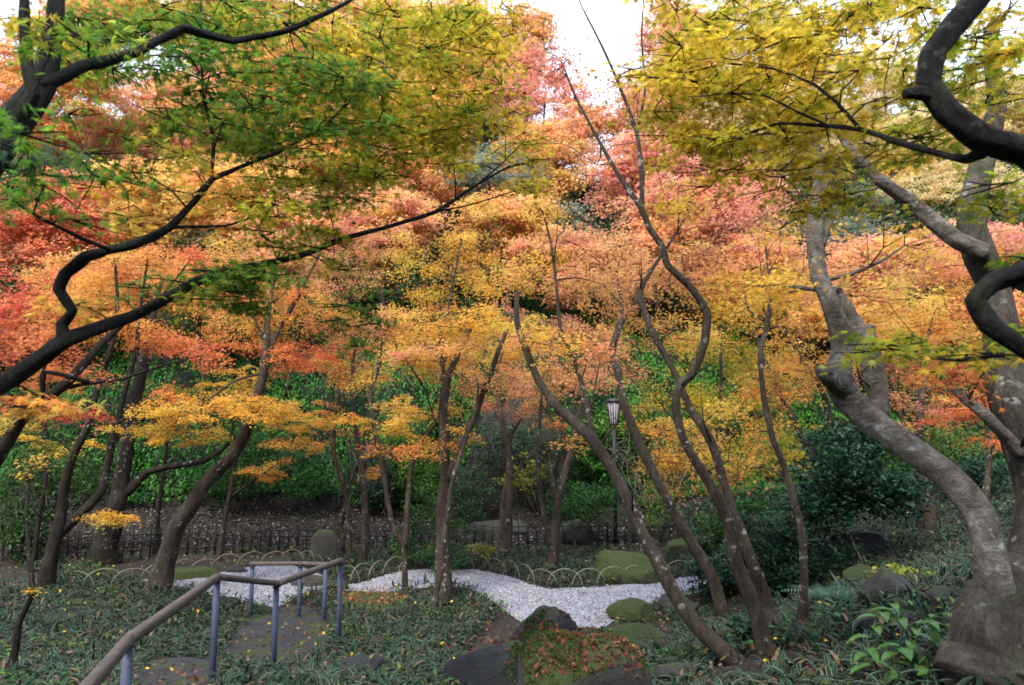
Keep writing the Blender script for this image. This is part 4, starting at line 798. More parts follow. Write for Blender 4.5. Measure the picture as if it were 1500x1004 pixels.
# ---- handrails
def rail_path(name, label, pts, posts, wr, hr, post_r):
    b = Vector(posts[0][0]); root = empty(name, b, label, 'handrail', None)
    W = [Vector(q) for q in pts]
    for a, c in zip(W[:-1], W[1:]):
        mb = MB(b); dv = (c - a); L = dv.length; e = dv / L; side = e.cross(Vector((0, 0, 1))).normalized(); u = side.cross(e)
        A = a - e * .012; C = c + e * .012
        ring = [(-1, -.5), (-.9, .4), (-.55, 1), (.55, 1), (.9, .4), (1, -.5), (.8, -1), (-.8, -1)]
        n_ = 10; V = []
        for k_ in range(n_ + 1):
            p = A + (C - A) * (k_ / n_)
            for x, z in ring: V.append(tuple(p + side * (x * wr) + u * (z * hr)))
        m_ = len(ring); Fc = [(k_ * m_ + q, k_ * m_ + (q + 1) % m_, (k_ + 1) * m_ + (q + 1) % m_, (k_ + 1) * m_ + q) for k_ in range(n_) for q in range(m_)]
        Fc += [tuple(range(m_ - 1, -1, -1)), tuple(n_ * m_ + q for q in range(m_))]
        mb.add(V, Fc); mb.build('rail', M_RAIL, root, False)
    for base, top in posts:
        mb = MB(b); mb.tube([tuple(base), tuple((Vector(base) + Vector(top)) / 2), tuple(top)], [post_r] * 3, 14, True); mb.build('post', M_POST, root)
        mb = MB(b); q = Vector(top); mb.tube([tuple(q - Vector((0, 0, .004))), tuple(q + Vector((0, 0, .004)))], [post_r * 1.5] * 2, 14); mb.build('bracket', M_POST, root)
def top_base(px, py, d, hr=.02):
    t_ = P(px, py, d); return ((t_.x, t_.y, th(t_.x, t_.y) - .15), (t_.x, t_.y, t_.z - hr))
A_ = [P(60, 1085, 2.4), P(188, 937, 3.8), P(318, 845, 5.8), P(406, 855, 6.7), P(500, 821, 8.0)]
rail_path('handrail', 'long wooden-topped handrail on blue posts descending beside the near edge of the steps', A_,
 [top_base(188, 939, 3.8), top_base(318, 847, 5.8), top_base(405, 857, 6.7), top_base(499, 823, 7.98)], .034, .026, .027)
B_ = [P(367, 826, 9.3), P(440, 825.5, 9.3), P(486, 827, 9.25)]
rail_path('handrail', 'short level wooden-topped handrail on blue posts at the far edge of the steps', B_,
 [top_base(370, 828, 9.3), top_base(440, 827.5, 9.3), top_base(477, 829, 9.27)], .03, .024, .027)
# ---- lantern
def lantern():
    b = G(902, 797); d = b.y; root = empty('garden_lantern', b, 'wooden lamp with white paper panels and dark blue bars on a slim black post', 'lantern')
    s_ = d / F
    mb = MB(b); hp = P(902, 622, d).z; mb.tube([(b.x, b.y, b.z - .1), (b.x, b.y, (b.z + hp) / 2), (b.x, b.y, hp)], [.045, .042, .04], 10); mb.build('post', M_LPOST, root, False)
    z0 = P(898, 620, d).z; z1 = P(898, 590, d).z; cx = P(899, 600, d).x; w0, w1 = .085, .135; k = 6
    V = []; 
    for z, w_ in ((z0, w0), (z1, w1)):
        for q in range(k): a = q * 2 * math.pi / k + .26; V.append((cx + w_ * math.cos(a), b.y + w_ * math.sin(a), z))
    mb = MB(b); mb.add(V, [(q, (q + 1) % k, k + (q + 1) % k, k + q) for q in range(k)]); mb.build('paper_shade', M_LWHITE, root, False)
    for q in range(k):
        for f_ in (0, .5):
            mb = MB(b); a0 = V[q]; a1 = V[(q + 1) % k]; c0 = V[k + q]; c1 = V[k + (q + 1) % k]
            lo = np.array(a0) * (1 - f_) + np.array(a1) * f_; hi = np.array(c0) * (1 - f_) + np.array(c1) * f_
            ctr = np.array([cx, b.y, 0]); 
            for pt in (lo, hi): v_ = pt[:2] - ctr[:2]; pt[:2] += v_ / np.linalg.norm(v_) * .008
            mb.tube([lo, (lo + hi) / 2, hi], [.014 if f_ == 0 else .010] * 3, 5); mb.build('bar', M_LBLUE, root, False)
    mb = MB(b); mb.tube([(cx, b.y, z0 - .05), (cx, b.y, z0 + .004)], [.10, .102], 6); mb.build('base_ring', M_LBLUE, root, False)
    mb = MB(b); mb.tube([(cx, b.y, z1 - .003), (cx, b.y, z1 + .035), (cx, b.y, z1 + .075), (cx, b.y, z1 + .10)], [.155, .19, .12, .03], 6); mb.build('roof', M_LPOST, root, False)
    mb = MB(b); mb.tube([(b.x - .02, b.y, hp - .14), (cx, b.y, z0 - .03)], [.012, .012], 5); mb.build('bracket', M_LPOST, root, False)
lantern()
# ---- fences
def fence(name, label, x0, x1, step, pyf, h, seed):
    r = np.random.RandomState(seed); xs = np.arange(x0, x1, step); b = G(x0, pyf(x0)); root = empty(name, b, label, 'fence')
    base = [G(x, pyf(x)) for x in xs]
    for i_, p in enumerate(base):
        thick = i_ % 3 == 0; mb = MB(b); rr_ = .03 if thick else .015; hh = h * (1.08 if thick else .98 + .06 * r.rand())
        t_ = (p.x + .02 * r.randn(), p.y + .01 * r.randn(), p.z + hh)
        mb.tube([(p.x, p.y, p.z - .1), (p.x, p.y, p.z + hh / 2), t_], [rr_, rr_, rr_ * .9], 7); mb.build('fence_post' if thick else 'picket', M_FENCE, root)
    for hz in (.3, .62, .86):
        mb = MB(b); pts = [(p.x, p.y - .02, p.z + h * hz + .008 * r.randn()) for p in base]; mb.tube(pts, [.011] * len(pts), 6); mb.build('fence_rail', M_FENCE, root)
fence('garden_fence', 'low rusty-dark picket fence in front of the leaf bank on the left half', -10, 470, 13.5, lambda x: 822 - 14 * sm(0, 470, x), .50, 1)
fence('garden_fence', 'low dark picket fence behind the trunks right of the standing stone', 500, 1062, 13.0, lambda x: 806 - 8 * sm(500, 700, x) , .44, 2)
# ---- bamboo hoops
def hoops():
    path = [(60, 866), (120, 864), (180, 858), (240, 852), (290, 842), (350, 836), (400, 829), (440, 829), (480, 842), (515, 858), (556, 846), (600, 836), (650, 833), (700, 836), (745, 846), (785, 859), (830, 863), (880, 860), (930, 855), (990, 848), (1050, 838), (1110, 832)]
    W = np.array([tuple(G(*q)) for q in catmull(np.array(path, float), 8)]); L = np.concatenate([[0], np.cumsum(np.linalg.norm(np.diff(W[:, :2], axis=0), axis=1))])
    def at(s_): x = np.interp(s_, L, W[:, 0]); y = np.interp(s_, L, W[:, 1]) + .04; return np.array([x, y, th(x, y)])
    r = np.random.RandomState(4); s_ = .1; i_ = 0
    spots = ['before the dark left trunks', 'left of the heavy leaning trunk', 'behind the gravel pool', 'by the flat grey stones', 'left of the stout central maple', 'behind the stout central maple', 'along the middle of the gravel', 'in front of the mossy boulder', 'under the leaning trunks at the right end']
    while s_ + .58 < L[-1]:
        a, c = at(s_), at(s_ + .56 + .05 * r.rand()); h = .25 + .05 * r.rand(); pts = []
        for q in np.linspace(0, math.pi, 15):
            t_ = .5 - .5 * math.cos(q); p = a * (1 - t_) + c * t_; pts.append((p[0], p[1] + .012 * (i_ % 2), p[2] - .03 + (h + .03) * math.sin(q) ** .8))
        org = (a + c) / 2; mb = MB(org); mb.tube(pts, [.0075] * 15, 6, True, flat=.7)
        o = mb.build('bamboo_hoop', M_FROND, None, True, tuple(org))
        sp = spots[min(len(spots) - 1, int(s_ / L[-1] * len(spots)))]
        tag(o, 'split-bamboo hoop of the gravel edging ' + sp, 'garden hoop', 'bamboo hoops edging the gravel'); s_ += .40 + .03 * r.rand(); i_ += 1
hoops()
# ------------------------------------------------------------------ shrubs and plants
def shrub(name, label, cat, base, blobs, leaf, n, pal, tpl=OVAL, cl=.14, per=18, stems=5, up=.1, group=None, bark=None, seed=0, k=None, D0=None, tilt=.5):
    """blobs: (px, py, dd, rx, ry); n clusters of leaf rosettes"""
    r = np.random.RandomState(seed + 5); b = G(*base) if D0 is None else P(base[0], base[1], D0)
    if D0 is not None: b.z = th(b.x, b.y)
    root = empty(name, b, label, cat, group); lv = {q: [] for q in ('pos', 'az', 'tilt', 'roll', 'size', 'col')}
    nodes = [np.array(b)]; rads = [.03]; mb = MB(b); cs = []
    for bl in blobs:
        for _ in range(int(n * bl[5] if len(bl) > 5 else n)):
            u = r.randn(3); u /= np.linalg.norm(u); u *= r.rand() ** .4
            d = b.y + bl[2] + u[2] * bl[3] * b.y / F * .8
            cs.append(P(bl[0] + u[0] * bl[3], bl[1] + u[1] * bl[4], d))
    cs.sort(key=lambda q: (q - b).length)
    nodes = [np.array(b) + np.array([0, 0, .05])]
    for c in cs:
        if c.z < th(c.x, c.y) + .03: c.z = th(c.x, c.y) + .03 + .05 * r.rand()
        grow(nodes, rads, c, r, mb, .1, .0025)
        m = int(per * (.6 + .8 * r.rand())); a = r.rand(m) * 6.283; q = r.rand(m) * cl
        pos = np.array(c) + np.stack([np.cos(a) * q, np.sin(a) * q, r.randn(m) * cl * .3], -1)
        lv['pos'].append(pos); lv['az'].append(a + r.randn(m) * .3); lv['tilt'].append(-up + r.randn(m) * tilt); lv['roll'].append(r.randn(m) * .4)
        lv['size'].append(leaf * (.7 + .5 * r.rand(m))); lv['col'].append(pick(pal, m, r))
    mb.build('stem', bark or TWIG, root)
    A = {q: np.concatenate(v) for q, v in lv.items()}
    link('foliage', leaves_mesh('foliage', tpl, A['pos'], A['az'], A['tilt'], A['roll'], A['size'], A['col'], tuple(b)), M_GREEN, root)
PAL['bluegreen'] = [((.016, .055, .028), 5), ((.03, .08, .042), 3), ((.01, .03, .018), 3)]
PAL['mid'] = [((.022, .09, .02), 5), ((.045, .13, .022), 3), ((.012, .04, .012), 3)]
PAL['yel'] = [((.26, .26, .02), 5), ((.18, .22, .02), 3)]
PAL['lime'] = [((.07, .20, .02), 4), ((.12, .20, .025), 3), ((.04, .11, .02), 2)]
PAL['green'] = [((.022, .065, .012), 5), ((.035, .085, .014), 3)]
PAL['greeny'] = [((.05, .10, .02), 4), ((.11, .14, .02), 3)]
PAL['hosta'] = [((.16, .32, .05), 5), ((.22, .36, .06), 3), ((.30, .36, .05), 1)]
shrub('azalea', 'small green shrub of layered leaves behind the stout central maple', 'shrub', (650, 838), [(630, 740, .3, 45, 35), (670, 770, .2, 45, 40), (650, 815, 0, 50, 22), (600, 790, .2, 30, 30)], .055, 70, 'mid', cl=.13, seed=1)
shrub('azalea', 'bushy yellow-tipped little shrub at the gravel edge right of the central maple', 'shrub', (705, 832), [(705, 806, 0, 18, 9)], .05, 24, 'yel', cl=.08, seed=2)
shrub('evergreen_shrub', 'flat-topped dark green shrub left of the lantern post', 'shrub', (888, 806), [(860, 745, 0, 60, 28), (880, 725, .2, 50, 18)], .06, 90, 'mid', cl=.16, seed=3)
shrub('evergreen_shrub', 'lime-yellow leafy shrub behind the fence right of the lantern', 'shrub', (960, 790), [(960, 745, .3, 40, 32)], .07, 70, 'lime', cl=.16, seed=4)
shrub('evergreen_shrub', 'low glossy blue-green shrub at the right end of the gravel', 'shrub', (1050, 880), [(1040, 845, 0, 40, 32), (1090, 830, .3, 40, 50)], .075, 75, 'bluegreen', cl=.12, up=.3, seed=5)
shrub('evergreen_shrub', 'large dark glossy shrub under the slim wavy trunk', 'shrub', (1140, 880), [(1120, 800, 0, 60, 50), (1190, 800, 0, 60, 50), (1150, 850, -.1, 60, 35)], .075, 110, 'bluegreen', cl=.13, up=.3, seed=6)
shrub('evergreen_shrub', 'wide dark camellia-like shrub with a bare reddish stem below the big grey limb', 'shrub', (1272, 850), [(1250, 690, .6, 85, 40, 1.3), (1300, 730, .4, 60, 35), (1200, 740, .5, 60, 40), (1250, 650, .9, 70, 30)], .085, 110, 'bluegreen', cl=.16, up=.3, seed=7)
shrub('evergreen_shrub', 'shrub of mixed green leaves filling the gap left of the wide dark shrub', 'shrub', (1110, 800), [(1110, 740, .4, 70, 45), (1060, 770, .3, 50, 40)], .075, 90, 'mid', cl=.15, seed=8)
shrub('evergreen_shrub', 'soft olive-green bush behind the yellow maple tiers at the right', 'shrub', (1300, 720), [(1290, 650, 1.0, 80, 40), (1380, 660, 1.2, 70, 40)], .09, 120, 'greeny', cl=.2, seed=9, D0=13.5)
shrub('evergreen_shrub', 'dark bush on the right bank beside the pale-flowered shrub', 'shrub', (1440, 740), [(1430, 700, .3, 60, 30)], .09, 120, 'bluegreen', cl=.2, seed=10, D0=13)
shrub('evergreen_shrub', 'green bush at the far left behind the thin sapling', 'shrub', (60, 810), [(40, 720, .5, 70, 50), (110, 700, .6, 60, 50), (30, 780, .4, 60, 40)], .08, 130, 'green', cl=.2, seed=11, D0=13)
shrub('shrub', 'dark rounded shrub beside the cliff left of the grey rock face', 'shrub', (540, 770), [(545, 700, 0, 40, 45)], .09, 120, 'bluegreen', cl=.2, seed=12, D0=17.2)
shrub('hanging_shrub', 'spray of bright yellow leaves hanging before the dark rock opening', 'shrub', (785, 730), [(770, 690, 0, 32, 30, .8), (745, 705, 0, 20, 14, .3)], .07, 42, 'yel', cl=.12, seed=13, D0=16.8)
shrub('evergreen_shrub', 'yellow-green bush on the slope behind the lantern', 'shrub', (880, 720), [(880, 650, 0, 60, 60), (940, 640, 0, 50, 60)], .09, 120, 'lime', cl=.2, seed=14, D0=17.6)
shrub('leafy_plant', 'small glossy dark plant at the foot of the S-shaped trunk', 'plant', (1098, 945), [(1098, 920, -.1, 22, 14)], .11, 16, 'bluegreen', cl=.05, per=9, up=.2, seed=15)
shrub('leafy_plant', 'yellow-green seedling cluster on the bank left of the gnarled stump', 'plant', (1340, 865), [(1320, 845, 0, 50, 14), (1360, 860, 0, 30, 12)], .08, 34, 'yel', cl=.07, per=6, seed=16)
def blade_leaf(p, az, elev, L, w_, droop, r, nseg=7):
    """arching strap leaf with a folded midrib: returns verts (3 per station), colour coordinate"""
    V = []; c = np.array(p, float); e = elev
    for k_ in range(nseg + 1):
        t_ = k_ / nseg; ww = w_ * (math.sin(math.pi * min(1, .12 + .88 * t_) ** .8) ** .8) * (1 if t_ < 1 else 0) + .001
        h = np.array([math.cos(az) * math.cos(e), math.sin(az) * math.cos(e), math.sin(e)]); s_ = np.array([-math.sin(az), math.cos(az), 0])
        u = np.cross(s_, -h); V += [c - s_ * ww + u * ww * .35, c, c + s_ * ww + u * ww * .35]
        c = c + h * L / nseg; e -= droop / nseg
    return V
def strap_plant(name, label, base, leaves, mat, seed=0, cat='plant'):
    r = np.random.RandomState(seed); b = G(*base); root = empty(name, b, label, cat)
    for (az, el, L, w_, dr, h0, off) in leaves:
        V = blade_leaf((b.x + off * math.cos(az), b.y + off * math.sin(az), b.z + h0), az, el, L, w_, dr, r); n_ = len(V) // 3
        Fc = [(3 * i_ + j_, 3 * i_ + 3 + j_, 3 * i_ + 4 + j_, 3 * i_ + 1 + j_) for i_ in range(n_ - 1) for j_ in (0, 1)]
        mb = MB(b); mb.add(V, Fc); mb.build('leaf', mat, root)
    return root, b
def leaf_plain(name, c, t_=.3):
    m, N, L = new_mat(name); g = N.new('ShaderNodeNewGeometry'); n = noise(N, L, g.outputs['Position'], 18, 4)
    r_ = ramp(N, [(.3, tuple(x * .7 for x in c)), (.7, tuple(x * 1.25 for x in c))]); L.new(n.outputs[0], r_.inputs[0])
    p = N.new('ShaderNodeBsdfPrincipled'); p.inputs['Roughness'].default_value = .4; tr = N.new('ShaderNodeBsdfTranslucent'); mx = N.new('ShaderNodeMixShader'); mx.inputs[0].default_value = t_
    L.new(r_.outputs[0], p.inputs['Base Color']); L.new(r_.outputs[0], tr.inputs[0]); L.new(p.outputs[0], mx.inputs[1]); L.new(tr.outputs[0], mx.inputs[2])
    o = N.new('ShaderNodeOutputMaterial'); L.new(mx.outputs[0], o.inputs[0]); return m
LP = leaf_plain('lily_leaf', (.045, .13, .02), .3); LP2 = leaf_plain('aspidistra_leaf', (.018, .075, .03))
r = np.random.RandomState(9)
# arching lily with paired leaves along drooping stems
def lily():
    b = G(1335, 985); root = empty('arching_lily', b, 'bright green arching plant with paired oval leaves at the bottom right', 'plant')
    arcs = [[(1335, 985), (1330, 930), (1310, 895), (1285, 905), (1272, 950), (1275, 975)], [(1338, 985), (1325, 920), (1305, 885)], [(1340, 985), (1345, 930), (1365, 915), (1395, 930), (1410, 960)], [(1338, 985), (1335, 940), (1345, 915), (1375, 900)], [(1340, 985), (1330, 955), (1315, 950), (1318, 985)]]
    for ai, a in enumerate(arcs):
        pts = np.array([tuple(P(q[0], q[1], b.y - .05 * i_ - .06 * ai)) for i_, q in enumerate(a)]); pts = catmull(pts, 6); mb = MB(b); mb.tube(pts, np.linspace(.005, .002, len(pts)), 5); mb.build('stem', LP, root)
        T = np.gradient(pts, axis=0); n_ = len(pts)
        for i_ in range(n_ // 3, n_, 2):
            az = math.atan2(T[i_, 1], T[i_, 0]); sgn = 1 if i_ % 4 < 2 else -1
            for sg in (sgn,):
                V = blade_leaf(pts[i_], az + sg * .75 + r.randn() * .15, .15 + .15 * r.randn(), .115 + .03 * r.rand(), .027, .8, r); m_ = len(V) // 3
                Fc = [(3 * q + j_, 3 * q + 3 + j_, 3 * q + 4 + j_, 3 * q + 1 + j_) for q in range(m_ - 1) for j_ in (0, 1)]
                mb = MB(b); mb.add(V, Fc); mb.build('leaf', LP, root)
lily()
strap_plant('aspidistra', 'broad upright pointed green leaf with smaller ones, left of the flat dark rock', (1248, 905), [(1.9, 1.2, .42, .028, .5, 0, 0), (3.0, .5, .30, .028, .7, 0, 0), (.2, .6, .28, .03, .8, 0, 0), (-1.2, .4, .28, .03, .6, 0, 0), (4.0, .3, .3, .026, .5, 0, .02), (2.4, .8, .25, .025, .7, 0, 0)], LP2, 3)
strap_plant('strap_leaf_tuft', 'tuft of small bright green leaves in the bamboo grass at the bottom', (505, 985), [(a, .4 + .2 * math.sin(a * 3), .13, .017, .6, .05, 0) for a in np.linspace(0, 6, 8)], LP, 4)
# ferns
def fern(px, py, label, n_, L, seed):
    r = np.random.RandomState(seed); b = G(px, py); root = empty('fern', b, label, 'fern')
    for q in range(n_):
        az = q * 2 * math.pi / n_ + r.rand() * .4; e = .8 + .2 * r.rand(); c = np.array(b) + np.array([0, 0, .03]); V = []; Fc = []; m = 16
        for k_ in range(m):
            h = np.array([math.cos(az) * math.cos(e), math.sin(az) * math.cos(e), math.sin(e)]); s_ = np.array([-math.sin(az), math.cos(az), 0]); w_ = L * .28 * math.sin(math.pi * (k_ + 1.5) / (m + 2))
            for sg in (-1, 1):
                i0 = len(V); V += [c, c + s_ * sg * w_ + h * w_ * .35 - np.array([0, 0, w_ * .2]), c + h * L / m * .8]; Fc.append((i0, i0 + 1, i0 + 2))
            c = c + h * L / m; e -= 1.3 / m
        mb = MB(b); mb.add(V, Fc); mb.build('frond', LP2, root, False)
fern(1215, 895, 'dark fern in the hollow below the wide dark shrub', 9, .5, 1)
fern(905, 900, 'small fern between the mossy boulder and the gravel end', 7, .22, 2)
fern(770, 962, 'small fern growing on the mossy boulder top', 6, .15, 3) if False else None
# ------------------------------------------------------------------ scattered stuff
TREES_B = [G(*q) for q in [(648, 884), (594, 866), (226, 870), (63, 868), (809, 838), (743, 814), (1128, 968), (1088, 968), (1066, 912), (1173, 928)]]
slabs_poly = [[(330, 958), (345, 930), (378, 910), (420, 900), (466, 900), (488, 925), (480, 950), (440, 978), (390, 992), (340, 988)], [(190, 1004), (212, 980), (320, 980), (310, 1040), (190, 1040)], [(395, 908), (405, 892), (440, 886), (466, 892), (466, 908)]]
def to_px(x, y, z):
    c, s = math.cos(PITCH), math.sin(PITCH); dz = z - EYE; zc = y * c + dz * s; yc = -y * s + dz * c
    return 750 + F * x / zc, 502 - F * yc / zc
def in_poly(px, py, poly):
    res = np.zeros(px.shape, bool); n_ = len(poly)
    for i_ in range(n_):
        x1, y1 = poly[i_]; x2, y2 = poly[(i_ + 1) % n_]
        c_ = ((y1 > py) != (y2 > py)) & (px < (x2 - x1) * (py - y1) / (y2 - y1 + 1e-9) + x1); res ^= c_
    return res
SLAB_W = [np.array([tuple(G(*q))[:2] for q in p]) for p in slabs_poly]
def ground_pts(n_, x0, x1, y0, y1, r, fan=True):
    y = y0 + (y1 - y0) * r.rand(n_); half = np.minimum(.85 * y + .8, 99); x = np.clip(x0, -half, half) + 0 * y
    x = -half + 2 * half * r.rand(n_); m = (x > x0) & (x < x1); return x[m], y[m]
def not_blocked(x, y):
    m = ~(in_gravel(x, y, -.04) | ((x < -3) & in_gravel(x, y, -.12)))
    for p in SLAB_W: m &= ~in_poly(x, y, p)
    return m
SASA_V = []
def sasa():
    r = np.random.RandomState(21); X_, Y_, S_ = [], [], []
    for (n_, y0, y1, s_) in ((14000, 2.6, 5.2, 1.15), (26000, 5.2, 7.5, 1.0), (29000, 7.5, 10, 1.0), (34000, 10, 13.9, 1.1), (14000, 13.9, 16.5, 1.3)):
        x, y = ground_pts(n_, -14, 14, y0, y1, r)
        m = not_blocked(x, y); x, y = x[m], y[m]
        dn = .5 + .5 * sn(x, y, .9, 1.3) + .25 * sn(x, y, 2.6, 4); keep = (dn > .04 + .10 * r.rand(len(x)))
        # leaf bank, red-leaf hollow, back left bare soil
        keep &= ~((y > 14.4) & (x < 4)); keep &= ~((y > 11.2) & (x < -4.2) & (sn(x, y, 1.1, 7) > -.3))
        px, py = to_px(x, y, TH(x, y)); keep &= ~in_poly(px, py, [(500, 866), (560, 868), (600, 885), (560, 905), (480, 890)])
        keep &= ~in_poly(px, py, [(660, 1000), (700, 930), (760, 880), (870, 890), (905, 930), (910, 1004)])
        keep &= ~in_poly(px, py, [(900, 960), (880, 900), (950, 885), (990, 920), (975, 960)])
        X_.append(x[keep]); Y_.append(y[keep]); S_.append(np.full(keep.sum(), s_))
    x, y, s_ = map(np.concatenate, (X_, Y_, S_)); n_ = len(x)
    # cluster leaves in whorls
    hgt = .015 + .14 * r.rand(n_) * (.7 + .3 * sn(x, y, 1.4, 2)); z = TH(x, y) + hgt
    az = r.rand(n_) * 6.283; el = .45 + .45 * r.randn(n_); L = (.07 + .095 * r.rand(n_)) * s_; W_ = L * (.07 + .03 * r.rand(n_))
    ns = 4; cols = []; verts = np.zeros((n_, (ns + 1) * 5, 3)); cpos = np.stack([x, y, z], -1)
    prof = [.35, .95, 1.0, .62, .04]; e = el.copy(); C = np.zeros((n_, (ns + 1) * 5, 3))
    gcol = np.array([.006, .024, .013]) * (.6 + .9 * r.rand(n_, 1)) ; gcol = gcol + np.array([.014, .014, .0]) * r.rand(n_, 1)
    mcol = np.array([.235, .30, .245]) * (.45 + .6 * r.rand(n_, 1)); dead = r.rand(n_) < .04
    mcol[dead] = np.array([.22, .15, .09]) * (.6 + .5 * r.rand(dead.sum(), 1)); gcol[dead] = mcol[dead] * .8
    plainm = r.rand(n_) < .25; mcol[plainm] = gcol[plainm] * 1.8 
    s3 = np.stack([-np.sin(az), np.cos(az), 0 * az], -1)
    for k_ in range(ns + 1):
        h = np.stack([np.cos(az) * np.cos(e), np.sin(az) * np.cos(e), np.sin(e)], -1); u = np.cross(s3, -h)
        for j_, (cw, lift) in enumerate(((-1, .3), (-.7, .15), (0, -.1), (.7, .15), (1, .3))):
            verts[:, k_ * 5 + j_] = cpos + s3 * (cw * W_ * prof[k_])[:, None] + u * (lift * W_ * prof[k_])[:, None]
            C[:, k_ * 5 + j_] = mcol if abs(cw) == 1 else gcol
        cpos = cpos + h * (L / ns)[:, None]; e -= .28
    fc = np.array([(5 * k_ + j_, 5 * k_ + 5 + j_, 5 * k_ + 6 + j_, 5 * k_ + 1 + j_) for k_ in range(ns) for j_ in range(4)])
    Fc = (fc[None] + (np.arange(n_) * (ns + 1) * 5)[:, None, None]).reshape(-1)
    me = np_mesh('bamboo_grass', verts.reshape(-1, 3), Fc, 4, col=C.reshape(-1, 3))
    tag(link('bamboo_grass', me, leaf_mat('bamboo_grass', .25, .6, .12, 1.1)), 'low variegated bamboo grass with cream-edged leaves covering the garden floor', 'ground cover', kind='stuff')
sasa()
def scatter(name, label, cat, tpl, x, y, z, size, cols, mat, r, tilt=.35):
    n_ = len(x); a = r.rand(n_) * 6.283
    me = leaves_mesh(name, tpl, np.stack([x, y, z], -1), a, r.randn(n_) * tilt, r.randn(n_) * tilt, size, cols)
    tag(link(name, me, mat), label, cat, kind='stuff')
def mixcol(cs, n_, r, v=.25):
    cs = np.array(cs); c = cs[r.randint(len(cs), size=n_)] * (1 + v * r.randn(n_, 1)); return np.clip(c, .01, .8)
BRN = [(.07, .03, .018), (.10, .05, .03), (.04, .02, .014), (.15, .10, .065)]
RED = [(.12, .03, .025), (.08, .022, .02), (.15, .065, .04), (.10, .05, .035), (.06, .032, .025)]
YEL = [(.55, .38, .04), (.50, .26, .04)]
def litter():
    r = np.random.RandomState(5)
    x, y = ground_pts(80000, -16, 16, 14.2, 18.6, r); z = TH(x, y) + .012 + .02 * r.rand(len(x))
    keep = r.rand(len(x)) < .7 + .3 * sn(x, y, 1.2, 3); x, y, z = x[keep], y[keep], z[keep]
    scatter('leaf_litter', 'drift of pale brown dead leaves on the bank behind the fences', 'leaf litter', LEAF3, x, y, z, .045 * (.6 + .7 * r.rand(len(x))), mixcol([(.07, .04, .03), (.04, .03, .027), (.02, .014, .012), (.21, .18, .185), (.02, .015, .012), (.04, .03, .025)], len(x), r), M_DRY, r, .6)
    x, y = ground_pts(26000, -10, 10, 2.6, 14.4, r); m = ~in_gravel(x, y); x, y = x[m], y[m]; z = TH(x, y) + .03 + .12 * r.rand(len(x)) ** 2
    scatter('fallen_leaves', 'fallen brown and russet maple leaves among the bamboo grass', 'fallen leaves', LEAF5, x, y, z, .036 * (.7 + .5 * r.rand(len(x))), mixcol(BRN * 3 + RED + YEL[:1], len(x), r), M_DRY, r, .5)
    x, y = ground_pts(14000, -8, 4, 8.5, 12.5, r); m = in_gravel(x, y, .02); x, y = x[m][:3200], y[m][:3200]; z = TH(x, y) + .035
    scatter('fallen_leaves', 'tiny reddish leaves sprinkled over the white gravel', 'fallen leaves', LEAF5, x, y, z, .022 * (.6 + .8 * r.rand(len(x))), mixcol(RED + BRN, len(x), r), M_DRY, r, .3)
    # clusters: red leaf hollow by boulder left foot, moss mound
    px = 690 + 22 * r.randn(260); py = 975 + 22 * r.randn(260); q = [G(a, b) for a, b in zip(px, py)]
    x, y, z = [np.array([getattr(v, c_) for v in q]) for c_ in 'xyz']
    scatter('fallen_leaves', 'heap of dark red leaves at the left foot of the mossy boulder', 'fallen leaves', LEAF5, x, y, z + .03 + .03 * r.rand(260), .036 * np.ones(260), mixcol(RED, 260, r), M_DRY, r, .5)
    px = 545 + 32 * r.randn(420); py = 880 + 7 * r.randn(420); q = [G(a, b) for a, b in zip(px, py)]
    x, y, z = [np.array([getattr(v, c_) for v in q]) for c_ in 'xyz']
    scatter('fallen_leaves', 'russet leaves lying on the moss patch before the gravel neck', 'fallen leaves', LEAF5, x, y, z + .07, .03 * np.ones(420), mixcol([(.30, .10, .04), (.22, .07, .03), (.4, .2, .06)], 420, r), M_DRY, r, .5)
    # on rocks
    V = []; Fc = []; n_ = 0
    for v, f in ROCKS: V.append(v); Fc.append(f + n_); n_ += len(v)
    bv = BVHTree.FromPolygons(np.concatenate(V).tolist(), np.concatenate(Fc).tolist())
    def drop(n_, x0, x1, y0, y1):
        res = []
        for _ in range(n_):
            x, y = r.uniform(x0, x1), r.uniform(y0, y1); h = bv.ray_cast(Vector((x, y, 5)), Vector((0, 0, -1)))
            if h[0] is not None and h[1].z > .35: res.append((h[0].x, h[0].y, h[0].z + .012))
        return np.array(res)
    q = drop(1700, -.15, .95, 4.7, 5.8); m = (q[:, 0] + .15 * r.randn(len(q)) > .08) & (r.rand(len(q)) < np.clip(.75 + .5 * sn(q[:, 0], q[:, 1], 3, 1), .15, 1)) ; q = q[m]
    scatter('fallen_leaves', 'red and orange maple leaves strewn on top of the mossy foreground boulder', 'fallen leaves', LEAF5, q[:, 0], q[:, 1], q[:, 2], .034 * (.8 + .4 * r.rand(len(q))), mixcol(RED + [(.20, .09, .05), (.14, .035, .03)], len(q), r), M_DRY, r, .7)
    q = drop(26000, -.4, 1.0, 4.6, 5.9); m = sn(q[:, 0], q[:, 1], 4.2, 1) + .6 * sn(q[:, 0], q[:, 1], 11, 3) > -.35; m &= (q[:, 0] + .12 * sn(q[:, 0] * 3, q[:, 1] * 6, 1) > .0); q = q[m]; nq = len(q)
    me = leaves_mesh('moss_cushion', (np.array([(0, -.3, 0), (0, .3, 0), (1, 0, 0)], float), np.array([(0, 1, 2)])), q - np.array([0, 0, .012]), r.rand(nq) * 6.28, -.9 + .5 * r.randn(nq), r.randn(nq), .012 + .012 * r.rand(nq), mixcol([(.035, .06, .008), (.065, .095, .012), (.02, .04, .008)], nq, r), tuple(FR.location))
    link('moss_cushion', me, M_DRY, FR)
    q = drop(500, -4, 3, 5, 12)
